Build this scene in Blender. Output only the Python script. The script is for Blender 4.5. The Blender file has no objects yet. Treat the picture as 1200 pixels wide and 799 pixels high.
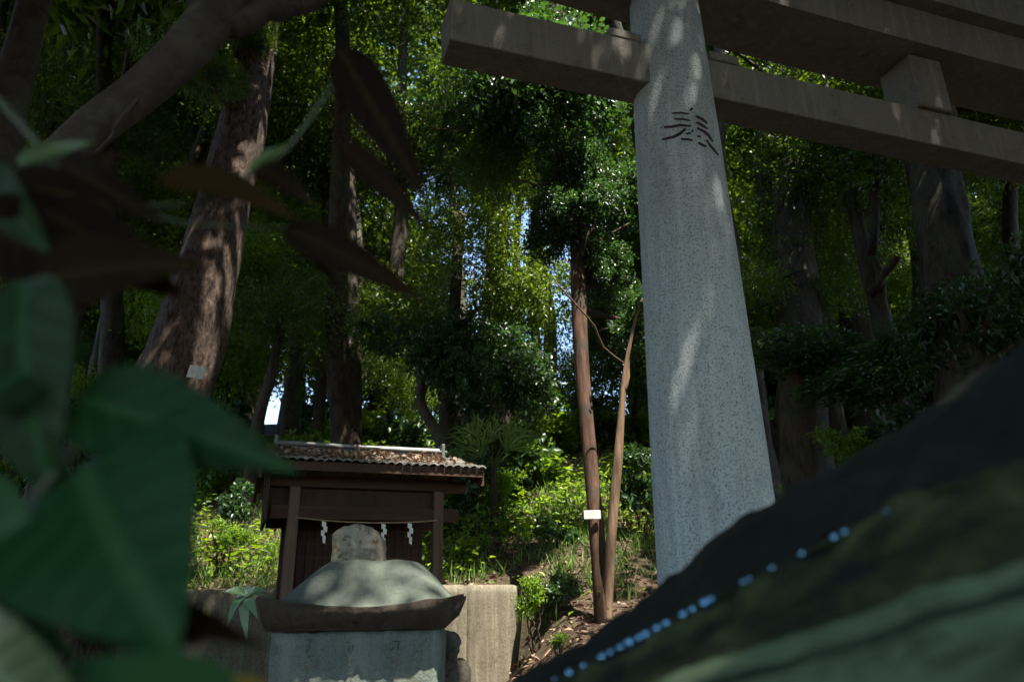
import bpy, math, random
import numpy as np
from mathutils import Vector, Matrix, noise as mnoise

R = math.radians
rnd = random.Random(7)
sc = bpy.context.scene
col = sc.collection

# ------------------------------------------------------------------ camera
F_PX, CX, CY = 860.0, 600.0, 399.5          # focal length in photo pixels (photo 1200 wide)
_up = Vector((-40, -2400, 860)).normalized()  # world up in camera axes (x right, y down, z forward)
_fw = Vector((0, 0, 1))
_Y = (_fw - _fw.dot(_up) * _up).normalized()
_X = _Y.cross(_up)
if _X.x < 0: _X = -_X
EYE = Vector((0, 0, 1.0))
def c2w(v): return Vector((_X.dot(v), _Y.dot(v), _up.dot(v)))
def ray(px, py): return c2w(Vector(((px - CX) / F_PX, (py - CY) / F_PX, 1.0)))
def at(px, py, D):
    d = ray(px, py); return EYE + d * (D / d.y)
def at_z(px, py, z):
    d = ray(px, py); return EYE + d * ((z - 1.0) / d.z)
cam = bpy.data.cameras.new('camera'); cam_o = bpy.data.objects.new('camera', cam); col.objects.link(cam_o)
rx, ry, rz = c2w(Vector((1, 0, 0))), c2w(Vector((0, -1, 0))), c2w(Vector((0, 0, -1)))
m = Matrix((rx, ry, rz)).transposed().to_4x4(); m.translation = EYE
cam_o.matrix_world = m
cam.sensor_width = 36.0; cam.lens = 36.0 * F_PX / 1200.0
cam.clip_start = 0.02; cam.clip_end = 2000
cam.dof.use_dof = True; cam.dof.focus_distance = 5.2; cam.dof.aperture_fstop = 2.7
sc.camera = cam_o

# ------------------------------------------------------------------ light
SUN_EL, SUN_AZ = R(66), R(140)       # azimuth from +Y (forward) clockwise: behind the camera
w = bpy.data.worlds.new('World'); sc.world = w; w.use_nodes = True
nt = w.node_tree; nt.nodes.clear()
sky = nt.nodes.new('ShaderNodeTexSky'); sky.sky_type = 'NISHITA'; sky.sun_disc = False
sky.sun_elevation = SUN_EL; sky.sun_rotation = SUN_AZ; sky.ozone_density = 1.6; sky.dust_density = 0.6
bg = nt.nodes.new('ShaderNodeBackground'); bg.inputs[1].default_value = 0.15
wo = nt.nodes.new('ShaderNodeOutputWorld')
nt.links.new(sky.outputs[0], bg.inputs[0]); nt.links.new(bg.outputs[0], wo.inputs[0])
sd = Vector((math.sin(SUN_AZ) * math.cos(SUN_EL), math.cos(SUN_AZ) * math.cos(SUN_EL), math.sin(SUN_EL)))
sl = bpy.data.lights.new('sun', 'SUN'); sl.energy = 5.0; sl.angle = R(0.53); sl.color = (1, 0.93, 0.82)
so = bpy.data.objects.new('sun', sl); col.objects.link(so); so.location = (0, 0, 30)
so.rotation_euler = sd.to_track_quat('Z', 'Y').to_euler()
sc.view_settings.view_transform = 'Standard'; sc.view_settings.look = 'None'
sc.view_settings.exposure = 1.8; sc.view_settings.gamma = 1.0
sc.cycles.max_bounces = 8; sc.cycles.diffuse_bounces = 4; sc.cycles.glossy_bounces = 3
sc.cycles.transmission_bounces = 4; sc.cycles.sample_clamp_indirect = 4.0
sc.cycles.use_denoising = True

# ------------------------------------------------------------------ materials
class NT:
    def __init__(s, name):
        s.m = bpy.data.materials.new(name); s.m.use_nodes = True; s.t = s.m.node_tree; s.t.nodes.clear()
        s.out = s.n('ShaderNodeOutputMaterial')
    def n(s, ty, **kw):
        x = s.t.nodes.new(ty)
        for k, v in kw.items(): setattr(x, k, v)
        return x
    def l(s, a, b): s.t.links.new(a, b)
    def coord(s, scale=(1, 1, 1)):
        c = s.n('ShaderNodeTexCoord'); mp = s.n('ShaderNodeMapping'); mp.inputs['Scale'].default_value = scale
        s.l(c.outputs['Object'], mp.inputs[0]); return mp.outputs[0]
    def noise(s, vec, scale, detail=5, rough=0.6, dist=0):
        x = s.n('ShaderNodeTexNoise'); x.inputs['Scale'].default_value = scale; x.inputs['Detail'].default_value = detail
        x.inputs['Roughness'].default_value = rough; x.inputs['Distortion'].default_value = dist
        if vec: s.l(vec, x.inputs['Vector'])
        return x.outputs['Fac']
    def ramp(s, fac, stops):
        x = s.n('ShaderNodeValToRGB'); cr = x.color_ramp
        while len(cr.elements) > 2: cr.elements.remove(cr.elements[-1])
        for i, (p, c) in enumerate(stops):
            e = cr.elements[i] if i < 2 else cr.elements.new(p)
            e.position = p; e.color = (*c, 1) if len(c) == 3 else c
        s.l(fac, x.inputs[0]); return x.outputs[0]
    def mix(s, fac, a, b, mode='MIX'):
        x = s.n('ShaderNodeMix'); x.data_type = 'RGBA'; x.blend_type = mode
        for inp, v in ((x.inputs[0], fac), (x.inputs[6], a), (x.inputs[7], b)):
            if hasattr(v, 'is_linked') or hasattr(v, 'links'): s.l(v, inp)
            elif isinstance(v, (int, float)): inp.default_value = v
            else: inp.default_value = (*v, 1)
        return x.outputs[2]
    def math(s, op, a, b=0.5):
        x = s.n('ShaderNodeMath'); x.operation = op
        for inp, v in ((x.inputs[0], a), (x.inputs[1], b)):
            if hasattr(v, 'links'): s.l(v, inp)
            else: inp.default_value = v
        return x.outputs[0]
    def bump(s, h, strength, dist, nrm=None):
        x = s.n('ShaderNodeBump'); x.inputs['Strength'].default_value = strength; x.inputs['Distance'].default_value = dist
        s.l(h, x.inputs['Height'])
        if nrm: s.l(nrm, x.inputs['Normal'])
        return x.outputs[0]
    def bsdf(s, color, rough=0.8, nrm=None, spec=0.5, metallic=0):
        x = s.n('ShaderNodeBsdfPrincipled')
        if hasattr(color, 'links'): s.l(color, x.inputs['Base Color'])
        else: x.inputs['Base Color'].default_value = (*color, 1)
        if hasattr(rough, 'links'): s.l(rough, x.inputs['Roughness'])
        else: x.inputs['Roughness'].default_value = rough
        x.inputs['Specular IOR Level'].default_value = spec; x.inputs['Metallic'].default_value = metallic
        if nrm: s.l(nrm, x.inputs['Normal'])
        s.l(x.outputs[0], s.out.inputs[0]); return x

def mat_stone(name, c1, c2, speck, pit=0.5, stain=(0.12, 0.11, 0.09), stain_amt=0.5, fine=90, pitscale=38):
    t = NT(name); v = t.coord()
    big = t.noise(v, 2.2, 6, 0.65); f = t.noise(v, fine, 3, 0.7); med = t.noise(v, 14, 5, 0.65)
    base = t.mix(big, c1, c2)
    base = t.mix(t.ramp(f, [(0.35, (1, 1, 1)), (0.5, (0, 0, 0))]), base, speck)
    vs = t.coord((3, 3, 0.5)); st = t.noise(vs, 2.5, 6, 0.7)
    fac = t.math('MULTIPLY', t.ramp(st, [(0.48, (0, 0, 0)), (0.72, (1, 1, 1))]), stain_amt)
    base = t.mix(fac, base, stain)
    vs2 = t.coord((9, 9, 0.35)); st2 = t.noise(vs2, 2.0, 5, 0.65)
    base = t.mix(t.math('MULTIPLY', t.ramp(st2, [(0.52, (0, 0, 0)), (0.66, (1, 1, 1))]), stain_amt * .6), base, tuple(min(1, c * 1.35) for c in c2))
    bl = t.noise(v, 6.5, 7, 0.75)
    base = t.mix(t.math('MULTIPLY', t.ramp(bl, [(0.55, (0, 0, 0)), (0.64, (1, 1, 1))]), stain_amt * .8), base, tuple(c * .62 for c in c1))
    vo = t.n('ShaderNodeTexVoronoi'); vo.inputs['Scale'].default_value = pitscale; t.l(v, vo.inputs['Vector'])
    pm = t.ramp(t.noise(v, 11, 3), [(0.45, (0, 0, 0)), (0.6, (1, 1, 1))])
    pits = t.mix(1.0, pm, t.ramp(vo.outputs['Distance'], [(0.08, (0, 0, 0)), (0.3, (1, 1, 1))]), 'LIGHTEN')
    base = t.mix(t.math('MULTIPLY', t.math('SUBTRACT', 1.0, pits), pit * 0.6), base, stain)
    n1 = t.bump(pits, pit, 0.004); n2 = t.bump(med, 0.5, 0.012, n1); n3 = t.bump(f, 0.6, 0.004, n2)
    t.bsdf(base, 0.85, n3, 0.3); return t.m

def mat_bark(name, c1, c2, zs=0.25, scale=14, bump=0.03, lichen=None, la=0.5):
    t = NT(name); v = t.coord((1, 1, zs)); v1 = t.coord()
    n = t.noise(v, scale, 7, 0.7, 0.4); n2 = t.noise(v1, 3, 4, 0.6)
    base = t.ramp(n, [(0.36, c1), (0.62, c2)])
    if lichen: base = t.mix(t.math('MULTIPLY', t.ramp(n2, [(0.5, (0, 0, 0)), (0.62, (1, 1, 1))]), la), base, lichen)
    nb = t.bump(n, 0.9, bump); nb = t.bump(t.noise(v1, scale * 5, 3), 0.4, bump * .2, nb)
    t.bsdf(base, 0.9, nb, 0.25); return t.m

def mat_leaf(name, dark, mid, light, trans=(0.16, 0.32, 0.03), tfac=0.4, rough=0.38, veins=False, spec=0.5):
    t = NT(name)
    a = t.n('ShaderNodeAttribute'); a.attribute_name = 'rnd'
    base = t.ramp(a.outputs['Fac'], [(0.0, dark), (0.55, mid), (0.97, light)])
    tr = t.mix(a.outputs['Fac'], tuple(c * 0.6 for c in trans), trans)
    nrm = None
    if veins:
        u = t.n('ShaderNodeAttribute'); u.attribute_name = 'uvw'
        sx = t.n('ShaderNodeSeparateXYZ'); t.l(u.outputs['Vector'], sx.inputs[0])
        ax = t.math('ABSOLUTE', sx.outputs[0], 0)
        wv = t.math('SINE', t.math('MULTIPLY', t.math('SUBTRACT', sx.outputs[1], t.math('MULTIPLY', ax, 0.45)), 44), 0)
        vein = t.ramp(wv, [(0.70, (0, 0, 0)), (1.0, (.55, .55, .55))])
        mid_r = t.ramp(ax, [(0.02, (1, 1, 1)), (0.07, (0, 0, 0))])
        vv = t.mix(1.0, vein, mid_r, 'LIGHTEN')
        base = t.mix(t.math('MULTIPLY', vv, 0.7), base, tuple(c * 1.2 for c in light))
        nz = t.noise(t.coord(), 30, 4)
        base = t.mix(t.math('MULTIPLY', nz, 0.5), base, dark)
        nrm = t.bump(wv, 0.12, 0.001)
    p = t.bsdf(base, rough, nrm, spec)
    tb = t.n('ShaderNodeBsdfTranslucent'); t.l(tr, tb.inputs[0])
    ms = t.n('ShaderNodeMixShader'); ms.inputs[0].default_value = tfac
    t.l(p.outputs[0], ms.inputs[1]); t.l(tb.outputs[0], ms.inputs[2]); t.l(ms.outputs[0], t.out.inputs[0])
    return t.m

def mat_wood(name, c1, c2, along=2, scale=18):
    t = NT(name); s = [1, 1, 1]; s[along] = 0.08; v = t.coord(tuple(s))
    n = t.noise(v, scale, 6, 0.6, 0.6); base = t.ramp(n, [(0.3, c1), (0.7, c2)])
    base = t.mix(t.math('MULTIPLY', t.noise(t.coord(), 4, 5), 0.5), base, tuple(c * 0.5 for c in c1))
    t.bsdf(base, 0.75, t.bump(n, 0.4, 0.004), 0.3); return t.m

M = {}
def mat_flat(n, c):
    t = NT(n); t.bsdf(c, .95); return t.m
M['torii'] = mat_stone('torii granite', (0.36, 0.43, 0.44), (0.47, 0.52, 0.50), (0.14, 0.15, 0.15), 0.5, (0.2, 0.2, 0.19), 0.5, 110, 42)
M['beam'] = mat_stone('shaded beam granite', (0.155, 0.147, 0.125), (0.245, 0.232, 0.20), (0.14, 0.13, 0.11), 0.25, (0.13, 0.12, 0.10), 0.6, 90, 30)  # darker than the column: canopy shade put into the stone colour
M['carve_shade'] = NT('carved stroke shade').m
_t = NT('carved stroke shade dark'); _t.bsdf((0.03, 0.022, 0.018), 0.95); M['carve_shade'] = _t.m
M['mon'] = mat_stone('green weathered stone', (0.10, 0.135, 0.11), (0.17, 0.20, 0.165), (0.07, 0.08, 0.07), 0.05, (0.24, 0.27, 0.235), 0.7, 150, 25)
M['cap'] = mat_stone('grey green cap stone', (0.065, 0.08, 0.064), (0.10, 0.118, 0.096), (0.07, 0.08, 0.07), 0.25, (0.06, 0.07, 0.06), 0.5, 60, 22)
M['inscr'] = mat_flat('dark worn letter', (0.03, 0.038, 0.03))
M['capunder'] = mat_stone('rough cap stone with shade', (0.03, 0.021, 0.015), (0.075, 0.055, 0.038), (0.025, 0.024, 0.016), 0.8, (0.03, 0.03, 0.02), 0.6, 40, 18)  # shade of the downward faces painted in as dark brown
M['topstone'] = mat_stone('lichened top stone', (0.22, 0.19, 0.14), (0.36, 0.33, 0.26), (0.12, 0.08, 0.05), 0.5, (0.20, 0.11, 0.05), 0.8, 30, 16)
M['oldstone'] = mat_stone('dim brown stone', (0.07, 0.062, 0.045), (0.13, 0.115, 0.085), (0.04, 0.035, 0.025), 0.5, (0.05, 0.055, 0.03), 0.7, 40, 20)
M['concrete'] = mat_stone('wall concrete', (0.12, 0.105, 0.075), (0.20, 0.175, 0.125), (0.08, 0.07, 0.05), 0.2, (0.10, 0.085, 0.06), 0.8, 60, 12)
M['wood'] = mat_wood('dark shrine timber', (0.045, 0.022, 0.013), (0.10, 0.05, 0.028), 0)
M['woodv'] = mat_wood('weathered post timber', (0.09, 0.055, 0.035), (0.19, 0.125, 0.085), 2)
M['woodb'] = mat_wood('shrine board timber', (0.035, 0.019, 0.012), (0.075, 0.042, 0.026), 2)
_t = NT('roof tile'); v = _t.coord(); nn = _t.noise(v, 9, 6, .7)
_t.bsdf(_t.ramp(nn, [(0.3, (0.05, 0.05, 0.045)), (0.52, (0.16, 0.15, 0.13)), (0.75, (0.32, 0.29, 0.24))]), 0.7, _t.bump(_t.noise(v, 40, 4), .5, .006)); M['tile'] = _t.m
_t = NT('ridge metal'); v = _t.coord(); nn = _t.noise(v, 7, 5, .6)
_t.bsdf(_t.ramp(nn, [(0.3, (0.05, 0.055, 0.05)), (0.7, (0.14, 0.145, 0.135))]), 0.45, _t.bump(nn, .3, .006), .5); M['ridge'] = _t.m
_t = NT('white paper'); _t.bsdf((0.75, 0.78, 0.74), 0.8); M['paper'] = _t.m
_t = NT('pale tag'); nn = _t.noise(_t.coord(), 30, 4); _t.bsdf(_t.ramp(nn, [(0.3, (0.45, 0.47, 0.42)), (0.7, (0.68, 0.7, 0.66))]), 0.6); M['tag'] = _t.m
_t = NT('straw rope'); nn = _t.noise(_t.coord((1, 1, 1)), 90, 3); _t.bsdf(_t.ramp(nn, [(0.3, (0.16, 0.12, 0.06)), (0.7, (0.38, 0.31, 0.18))]), 0.9); M['rope'] = _t.m
M['bark_red'] = mat_bark('shaggy cedar bark', (0.018, 0.011, 0.008), (0.155, 0.11, 0.085), 0.38, 26, 0.05)
M['bark_dark'] = mat_bark('dark bark', (0.02, 0.015, 0.011), (0.075, 0.055, 0.04), 0.3, 12, 0.03, (0.06, 0.07, 0.04), .5)
M['bark_grey'] = mat_bark('smooth grey bark', (0.045, 0.037, 0.03), (0.08, 0.066, 0.053), 1.2, 6, 0.008, (0.12, 0.13, 0.10), .5)
M['bark_orange'] = mat_bark('orange brown bark', (0.035, 0.021, 0.015), (0.125, 0.068, 0.042), 0.12, 20, 0.01, (0.05, 0.042, 0.032), .8)
M['bark_tan'] = mat_bark('tan bark', (0.12, 0.075, 0.045), (0.24, 0.16, 0.10), 0.12, 20, 0.008)
M['leaf_bg'] = mat_leaf('broadleaf foliage', (0.010, 0.022, 0.007), (0.026, 0.056, 0.012), (0.09, 0.13, 0.02), (0.26, 0.42, 0.012), 0.30, 0.38)
M['leaf_gloss'] = mat_leaf('glossy evergreen foliage', (0.010, 0.026, 0.013), (0.022, 0.055, 0.022), (0.06, 0.11, 0.045), (0.11, 0.26, 0.03), 0.24, 0.38)
M['leaf_bright'] = mat_leaf('bright green foliage', (0.03, 0.07, 0.01), (0.07, 0.15, 0.015), (0.16, 0.25, 0.025), (0.36, 0.58, 0.02), 0.45, 0.42)
M['leaf_pale'] = mat_leaf('pale green leaf', (0.10, 0.22, 0.09), (0.22, 0.36, 0.20), (0.42, 0.55, 0.40), (0.25, 0.45, 0.10), 0.35, 0.3)
M['grass'] = mat_leaf('grass blades', (0.05, 0.11, 0.02), (0.10, 0.20, 0.035), (0.22, 0.30, 0.08), (0.28, 0.50, 0.06), 0.4, 0.5)
M['litter'] = mat_leaf('dry fallen leaves', (0.05, 0.028, 0.018), (0.15, 0.09, 0.055), (0.38, 0.26, 0.18), (0.12, 0.06, 0.03), 0.12, 0.6)
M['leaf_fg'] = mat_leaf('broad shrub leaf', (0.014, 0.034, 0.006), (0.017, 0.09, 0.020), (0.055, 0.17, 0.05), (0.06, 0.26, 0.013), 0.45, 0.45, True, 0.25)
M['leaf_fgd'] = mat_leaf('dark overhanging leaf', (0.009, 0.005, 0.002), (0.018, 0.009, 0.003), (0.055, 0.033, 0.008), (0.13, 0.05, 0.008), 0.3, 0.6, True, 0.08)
M['leaf_fgo'] = mat_leaf('yellow green leaf', (0.05, 0.10, 0.02), (0.10, 0.18, 0.03), (0.2, 0.28, 0.06), (0.15, 0.3, 0.03), 0.35, 0.3, True)
M['leaf_yel'] = mat_leaf('yellow turning leaf', (0.35, 0.22, 0.02), (0.55, 0.38, 0.03), (0.7, 0.5, 0.06), (0.6, 0.4, 0.03), 0.35, 0.4, True)
_t = NT('green twig'); _t.bsdf((0.06, 0.075, 0.03), 0.6); M['twig'] = _t.m
# ground
_t = NT('forest soil'); v = _t.coord(); n1 = _t.noise(v, 0.9, 6, .6); n2 = _t.noise(v, 18, 6, .75)
b = _t.ramp(n2, [(0.3, (0.025, 0.017, 0.011)), (0.55, (0.08, 0.055, 0.036)), (0.75, (0.18, 0.13, 0.09))])
b = _t.mix(_t.math('MULTIPLY', _t.ramp(n1, [(0.5, (0, 0, 0)), (0.65, (1, 1, 1))]), .6), b, (0.035, 0.055, 0.018))
_t.bsdf(b, 0.95, _t.bump(n2, .8, .03), .2); M['soil'] = _t.m
def mat_moss(name, a, bb, c, rough=0.9, spec=.3, sc1=9, bs=.02):
    t = NT(name); v = t.coord(); n1 = t.noise(v, sc1, 6, .65); n2 = t.noise(v, 70, 4, .7)
    base = t.ramp(n1, [(0.34, a), (0.52, bb), (0.72, c)])
    t.bsdf(base, rough, t.bump(n2, .7, bs * .2, t.bump(n1, .7, bs)), spec); return t.m
M['boulder_dark'] = mat_moss('black boulder skin', (0.004, 0.005, 0.003), (0.009, 0.010, 0.005), (0.022, 0.028, 0.010))  # near-black colour of the boulder's upper face and back
M['moss'] = mat_moss('olive moss', (0.006, 0.007, 0.004), (0.03, 0.042, 0.012), (0.09, 0.11, 0.03), sc1=16)
M['ledge'] = mat_moss('algae green stone', (0.12, 0.17, 0.09), (0.20, 0.27, 0.15), (0.28, 0.36, 0.21), .7, .4, 5, .006)
t_ = NT('algae stone with moss patches'); v_ = t_.coord(); a_ = t_.noise(v_, 5, 6, .65); b_ = t_.noise(v_, 16, 6, .75); c_ = t_.noise(v_, 60, 4, .7)
base_ = t_.ramp(a_, [(0.32, (0.10, 0.145, 0.07)), (0.52, (0.18, 0.25, 0.13)), (0.7, (0.27, 0.34, 0.20))])
base_ = t_.mix(t_.ramp(b_, [(0.5, (0, 0, 0)), (0.6, (.85, .85, .85))]), base_, (0.04, 0.065, 0.022))
base_ = t_.mix(t_.ramp(c_, [(0.6, (0, 0, 0)), (0.7, (.5, .5, .5))]), base_, (0.35, 0.40, 0.28))
t_.bsdf(base_, .75, t_.bump(c_, .6, .003, t_.bump(b_, .6, .01)), .35); M['ledge'] = t_.m
M['groove'] = mat_moss('dark stone groove', (0.015, 0.022, 0.014), (0.03, 0.045, 0.025), (0.05, 0.07, 0.04))
_t = NT('water drop'); _p = _t.bsdf((0.30, 0.65, 1.0), 0.04, None, 1.0, 0.9); M['drop'] = _t.m  # blue sky reflection painted into the metallic base colour

# ------------------------------------------------------------------ helpers
def tag(o, label=None, cat=None, group=None, kind=None):
    if label: o['label'] = label
    if cat: o['category'] = cat
    if group: o['group'] = group
    if kind: o['kind'] = kind
    return o
def empty(name, loc, rz=0, **kw):
    o = bpy.data.objects.new(name, None); col.objects.link(o); o.location = loc; o.rotation_euler = (0, 0, rz)
    o.empty_display_size = .1
    tag(o, **kw); bpy.context.view_layer.update(); return o
def mesh_obj(name, verts, faces, mat, parent=None, smooth=True, attrs=None, world=True):
    """verts in world space; if parent given they are moved into the parent's space"""
    me = bpy.data.meshes.new(name)
    if parent is not None and world:
        pm = Matrix.Translation(parent.location) @ parent.rotation_euler.to_matrix().to_4x4()
        pp = parent.parent
        while pp is not None:
            pm = Matrix.Translation(pp.location) @ pp.rotation_euler.to_matrix().to_4x4() @ pm; pp = pp.parent
        inv = pm.inverted(); verts = [inv @ Vector(v) for v in verts]
    me.from_pydata([tuple(v) for v in verts], [], [tuple(f) for f in faces])
    mats = mat if isinstance(mat, (list, tuple)) else [mat]
    for mm in mats: me.materials.append(mm)
    if smooth: me.polygons.foreach_set('use_smooth', [True] * len(me.polygons))
    for k, (dom, ty, data) in (attrs or {}).items():
        a = me.attributes.new(k, ty, dom)
        a.data.foreach_set('vector' if ty == 'FLOAT_VECTOR' else 'value', np.asarray(data, np.float32).ravel())
    me.update()
    o = bpy.data.objects.new(name, me); col.objects.link(o)
    if parent is not None: o.parent = parent
    return o
class MB:
    def __init__(s): s.v = []; s.f = []
    def add(s, v, f):
        k = len(s.v); s.v += [Vector(x) for x in v]; s.f += [tuple(i + k for i in q) for q in f]; return s
    def box(s, c, size, rot=None, taper=(1, 1), b=0.0):
        """box centred at c; b bevel; taper = top scale in x,y"""
        hx, hy, hz = size[0] / 2, size[1] / 2, size[2] / 2
        b = min(b, hx * .9, hy * .9, hz * .9)
        def ring(z, ins, sx, sy):
            x, y = (hx) * sx - ins, (hy) * sy - ins; e = b - ins if b > ins else 0
            e = max(e, 1e-5) if b else 0
            if b == 0: return [(-x, -y, z), (x, -y, z), (x, y, z), (-x, y, z)]
            return [(-x + e, -y, z), (x - e, -y, z), (x, -y + e, z), (x, y - e, z), (x - e, y, z), (-x + e, y, z), (-x, y - e, z), (-x, -y + e, z)]
        if b == 0: rings = [ring(-hz, 0, 1, 1), ring(hz, 0, *taper)]
        else: rings = [ring(-hz, b * .9, 1, 1), ring(-hz + b, 0, 1, 1), ring(hz - b, 0, *taper), ring(hz, b * .9, *taper)]
        n = len(rings[0]); v = [p for r_ in rings for p in r_]; f = [tuple(reversed(range(n))), tuple(range((len(rings) - 1) * n, len(rings) * n))]
        for i in range(len(rings) - 1):
            for j in range(n):
                a, bb = i * n + j, i * n + (j + 1) % n; f.append((a, bb, bb + n, a + n))
        mt = Matrix.Translation(Vector(c)) @ (rot.to_4x4() if rot else Matrix.Identity(4))
        return s.add([mt @ Vector(p) for p in v], f)
    def tube(s, pts, rad, seg=12, wob=0.0, seed=0, cap=True):
        pts = [Vector(p) for p in pts]; n = len(pts); rings = []
        prev = None
        for i, p in enumerate(pts):
            t = (pts[min(i + 1, n - 1)] - pts[max(i - 1, 0)]).normalized()
            if prev is None: a = t.orthogonal().normalized()
            else: a = (prev - prev.dot(t) * t).normalized()
            prev = a; b = t.cross(a); rr = rad[i] if not isinstance(rad, (int, float)) else rad
            for j in range(seg):
                an = 2 * math.pi * j / seg
                q = a * math.cos(an) + b * math.sin(an); k = 1.0
                if wob: k += wob * mnoise.noise((q * 1.6 + p * 1.1 + Vector((seed, seed * .7, 0)))) + wob * .6 * mnoise.noise((q * 4 + p * 2.5 + Vector((0, seed, 0))))
                rings.append(p + q * rr * k)
        f = []
        for i in range(n - 1):
            for j in range(seg):
                a, b = i * seg + j, i * seg + (j + 1) % seg; f.append((a, b, b + seg, a + seg))
        if cap: f.append(tuple(reversed(range(seg)))); f.append(tuple(range((n - 1) * seg, n * seg)))
        return s.add(rings, f)
    def build(s, name, mat, parent=None, smooth=False, world=True): return mesh_obj(name, s.v, s.f, mat, parent, smooth, None, world)

def spline(pts, n=24):
    """Catmull-Rom through (point, radius)"""
    P = [Vector((*p[0], p[1])) for p in pts]; P = [P[0] * 2 - P[1]] + P + [P[-1] * 2 - P[-2]]
    out = []; segs = len(P) - 3; per = max(2, n // segs)
    for i in range(segs):
        p0, p1, p2, p3 = P[i:i + 4]
        for k in range(per + (1 if i == segs - 1 else 0)):
            t = k / per
            out.append(0.5 * ((2 * p1) + (p2 - p0) * t + (2 * p0 - 5 * p1 + 4 * p2 - p3) * t * t + (3 * p1 - p0 - 3 * p2 + p3) * t ** 3))
    return [Vector(q[:3]) for q in out], [max(q[3], 0.002) for q in out]

# ------------------------------------------------------------------ terrain
def sst(a, b, x):
    t = min(1, max(0, (x - a) / (b - a))); return t * t * (3 - 2 * t)
WALL_Y = 7.3
def wall_y(x): return WALL_Y + max(0.0, (x + 0.45)) * 0.9
def ground_h(x, y):
    up = 1.12 + 0.42 * max(0, min(y, 13.5) - 7.4) + 0.27 * max(0, min(y, 34) - 13.5) + .06 * max(0, y - 34)
    right = 0.02 + 0.27 * max(0, min(y, 7.4) - 3.5)
    wgt = sst(-0.35, 0.55, x)
    low = 0.15 * sst(3, 6, y) * (1 - wgt) + right * wgt
    if y < wall_y(x) + .06 and x < 0.1: z = low
    elif y > 7.4 or x >= 0.1: z = up if y > 7.4 else low
    else: z = up
    if x >= .1 and y > 7.4: z = up
    z += 0.05 * mnoise.noise(Vector((x * .9, y * .9, 0))) + .02 * mnoise.noise(Vector((x * 3.1, y * 3.1, 4)))
    if y > 9: z += 0.25 * mnoise.noise(Vector((x * .25, y * .25, 9)))
    return z
def axis(lo, hi, c0, c1, fine, coarse):
    a = list(np.arange(c0, c1, fine)); x = c0; st = fine
    left = []
    while x > lo: st *= coarse; x -= st; left.append(x)
    x = a[-1]; st = fine; rt = []
    while x < hi: st *= coarse; x += st; rt.append(x)
    return left[::-1] + a + rt
gx = axis(-300, 300, -4, 4, .1, 1.16); gy = axis(-150, 500, 2.5, 13, .1, 1.16)
gv = [(x, y, ground_h(x, y)) for y in gy for x in gx]; nx = len(gx)
gf = [(j * nx + i, j * nx + i + 1, (j + 1) * nx + i + 1, (j + 1) * nx + i) for j in range(len(gy) - 1) for i in range(nx - 1)]
tag(mesh_obj('ground', gv, gf, M['soil']), kind='structure')

# ------------------------------------------------------------------ torii
ang = R(18.3); TD = Vector((math.cos(ang), math.sin(ang), 0)); TN = Vector((TD.y, -TD.x, 0))
AX = at(837, 600, 3.5); AX = Vector((AX.x, AX.y, 0))
def tp(s, off, z): return AX + TD * s + TN * off + Vector((0, 0, z))
torii = empty('torii_gate', (AX.x, AX.y, 0), ang, label='grey granite torii gate with round column and square tie beam', cat='torii gate')
rotT = Matrix.Rotation(ang, 3, 'Z')
def col_r(z): return float(np.interp(z, [0, .9, 1.65, 2.7, 3.35, 4.4], [.295, .285, .272, .247, .233, .203]))
def col_axis(z): return AX + TD * (0.008 * (z - 1.6) - .0) + Vector((0, 0, z))
def make_column(s):
    mb = MB(); zs = np.linspace(-.1, 4.4, 60)
    mb.tube([col_axis(z) + TD * (s - 2 * s / 3.74 * 0.008 * (z - 1.6)) for z in zs], [col_r(z) for z in zs], 72)
    c = mb.build('column', M['torii'], torii, True); return c
column = make_column(0); column['label'] = 'near left round granite column with carved character'
c2 = make_column(3.74)
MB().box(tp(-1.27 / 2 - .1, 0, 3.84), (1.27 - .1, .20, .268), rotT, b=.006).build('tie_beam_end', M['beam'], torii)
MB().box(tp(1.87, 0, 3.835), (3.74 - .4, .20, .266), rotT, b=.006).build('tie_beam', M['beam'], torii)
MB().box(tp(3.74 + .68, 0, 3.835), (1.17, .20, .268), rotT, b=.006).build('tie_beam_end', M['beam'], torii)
# lower lintel and upper lintel with gentle curve
def lintel(name, z0, z1, half, thick, curve, over, mat):
    mb = MB(); S = np.linspace(-half, half, 41); v = []
    for s in S:
        dz = curve * (abs(s) / half) ** 2.4; lean = over * s
        for off, z in ((thick / 2, z0), (-thick / 2, z0), (-thick / 2 - .01, z1), (thick / 2 + .01, z1)):
            v.append(tp(1.87 + s + (lean if z == z1 else 0), off, z + dz))
    f = [(0, 1, 2, 3), tuple(4 * 40 + k for k in (3, 2, 1, 0))]
    for i in range(40):
        for k in range(4):
            a, b = i * 4 + k, i * 4 + (k + 1) % 4; f.append((b, a, a + 4, b + 4))
    mb.add(v, f); return mb.build(name, mat, torii)
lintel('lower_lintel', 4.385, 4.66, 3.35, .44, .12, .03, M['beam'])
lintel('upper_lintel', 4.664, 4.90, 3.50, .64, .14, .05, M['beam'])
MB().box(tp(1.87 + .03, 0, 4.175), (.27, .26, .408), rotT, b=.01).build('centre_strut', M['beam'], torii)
for s, ln in ((-.31, .2), (.33, .2), (3.40, .2), (4.06, .2)):
    MB().box(tp(s, .02, 4.0), (ln, .17, .058), rotT, b=.006).build('wedge', M['beam'], torii)
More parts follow.
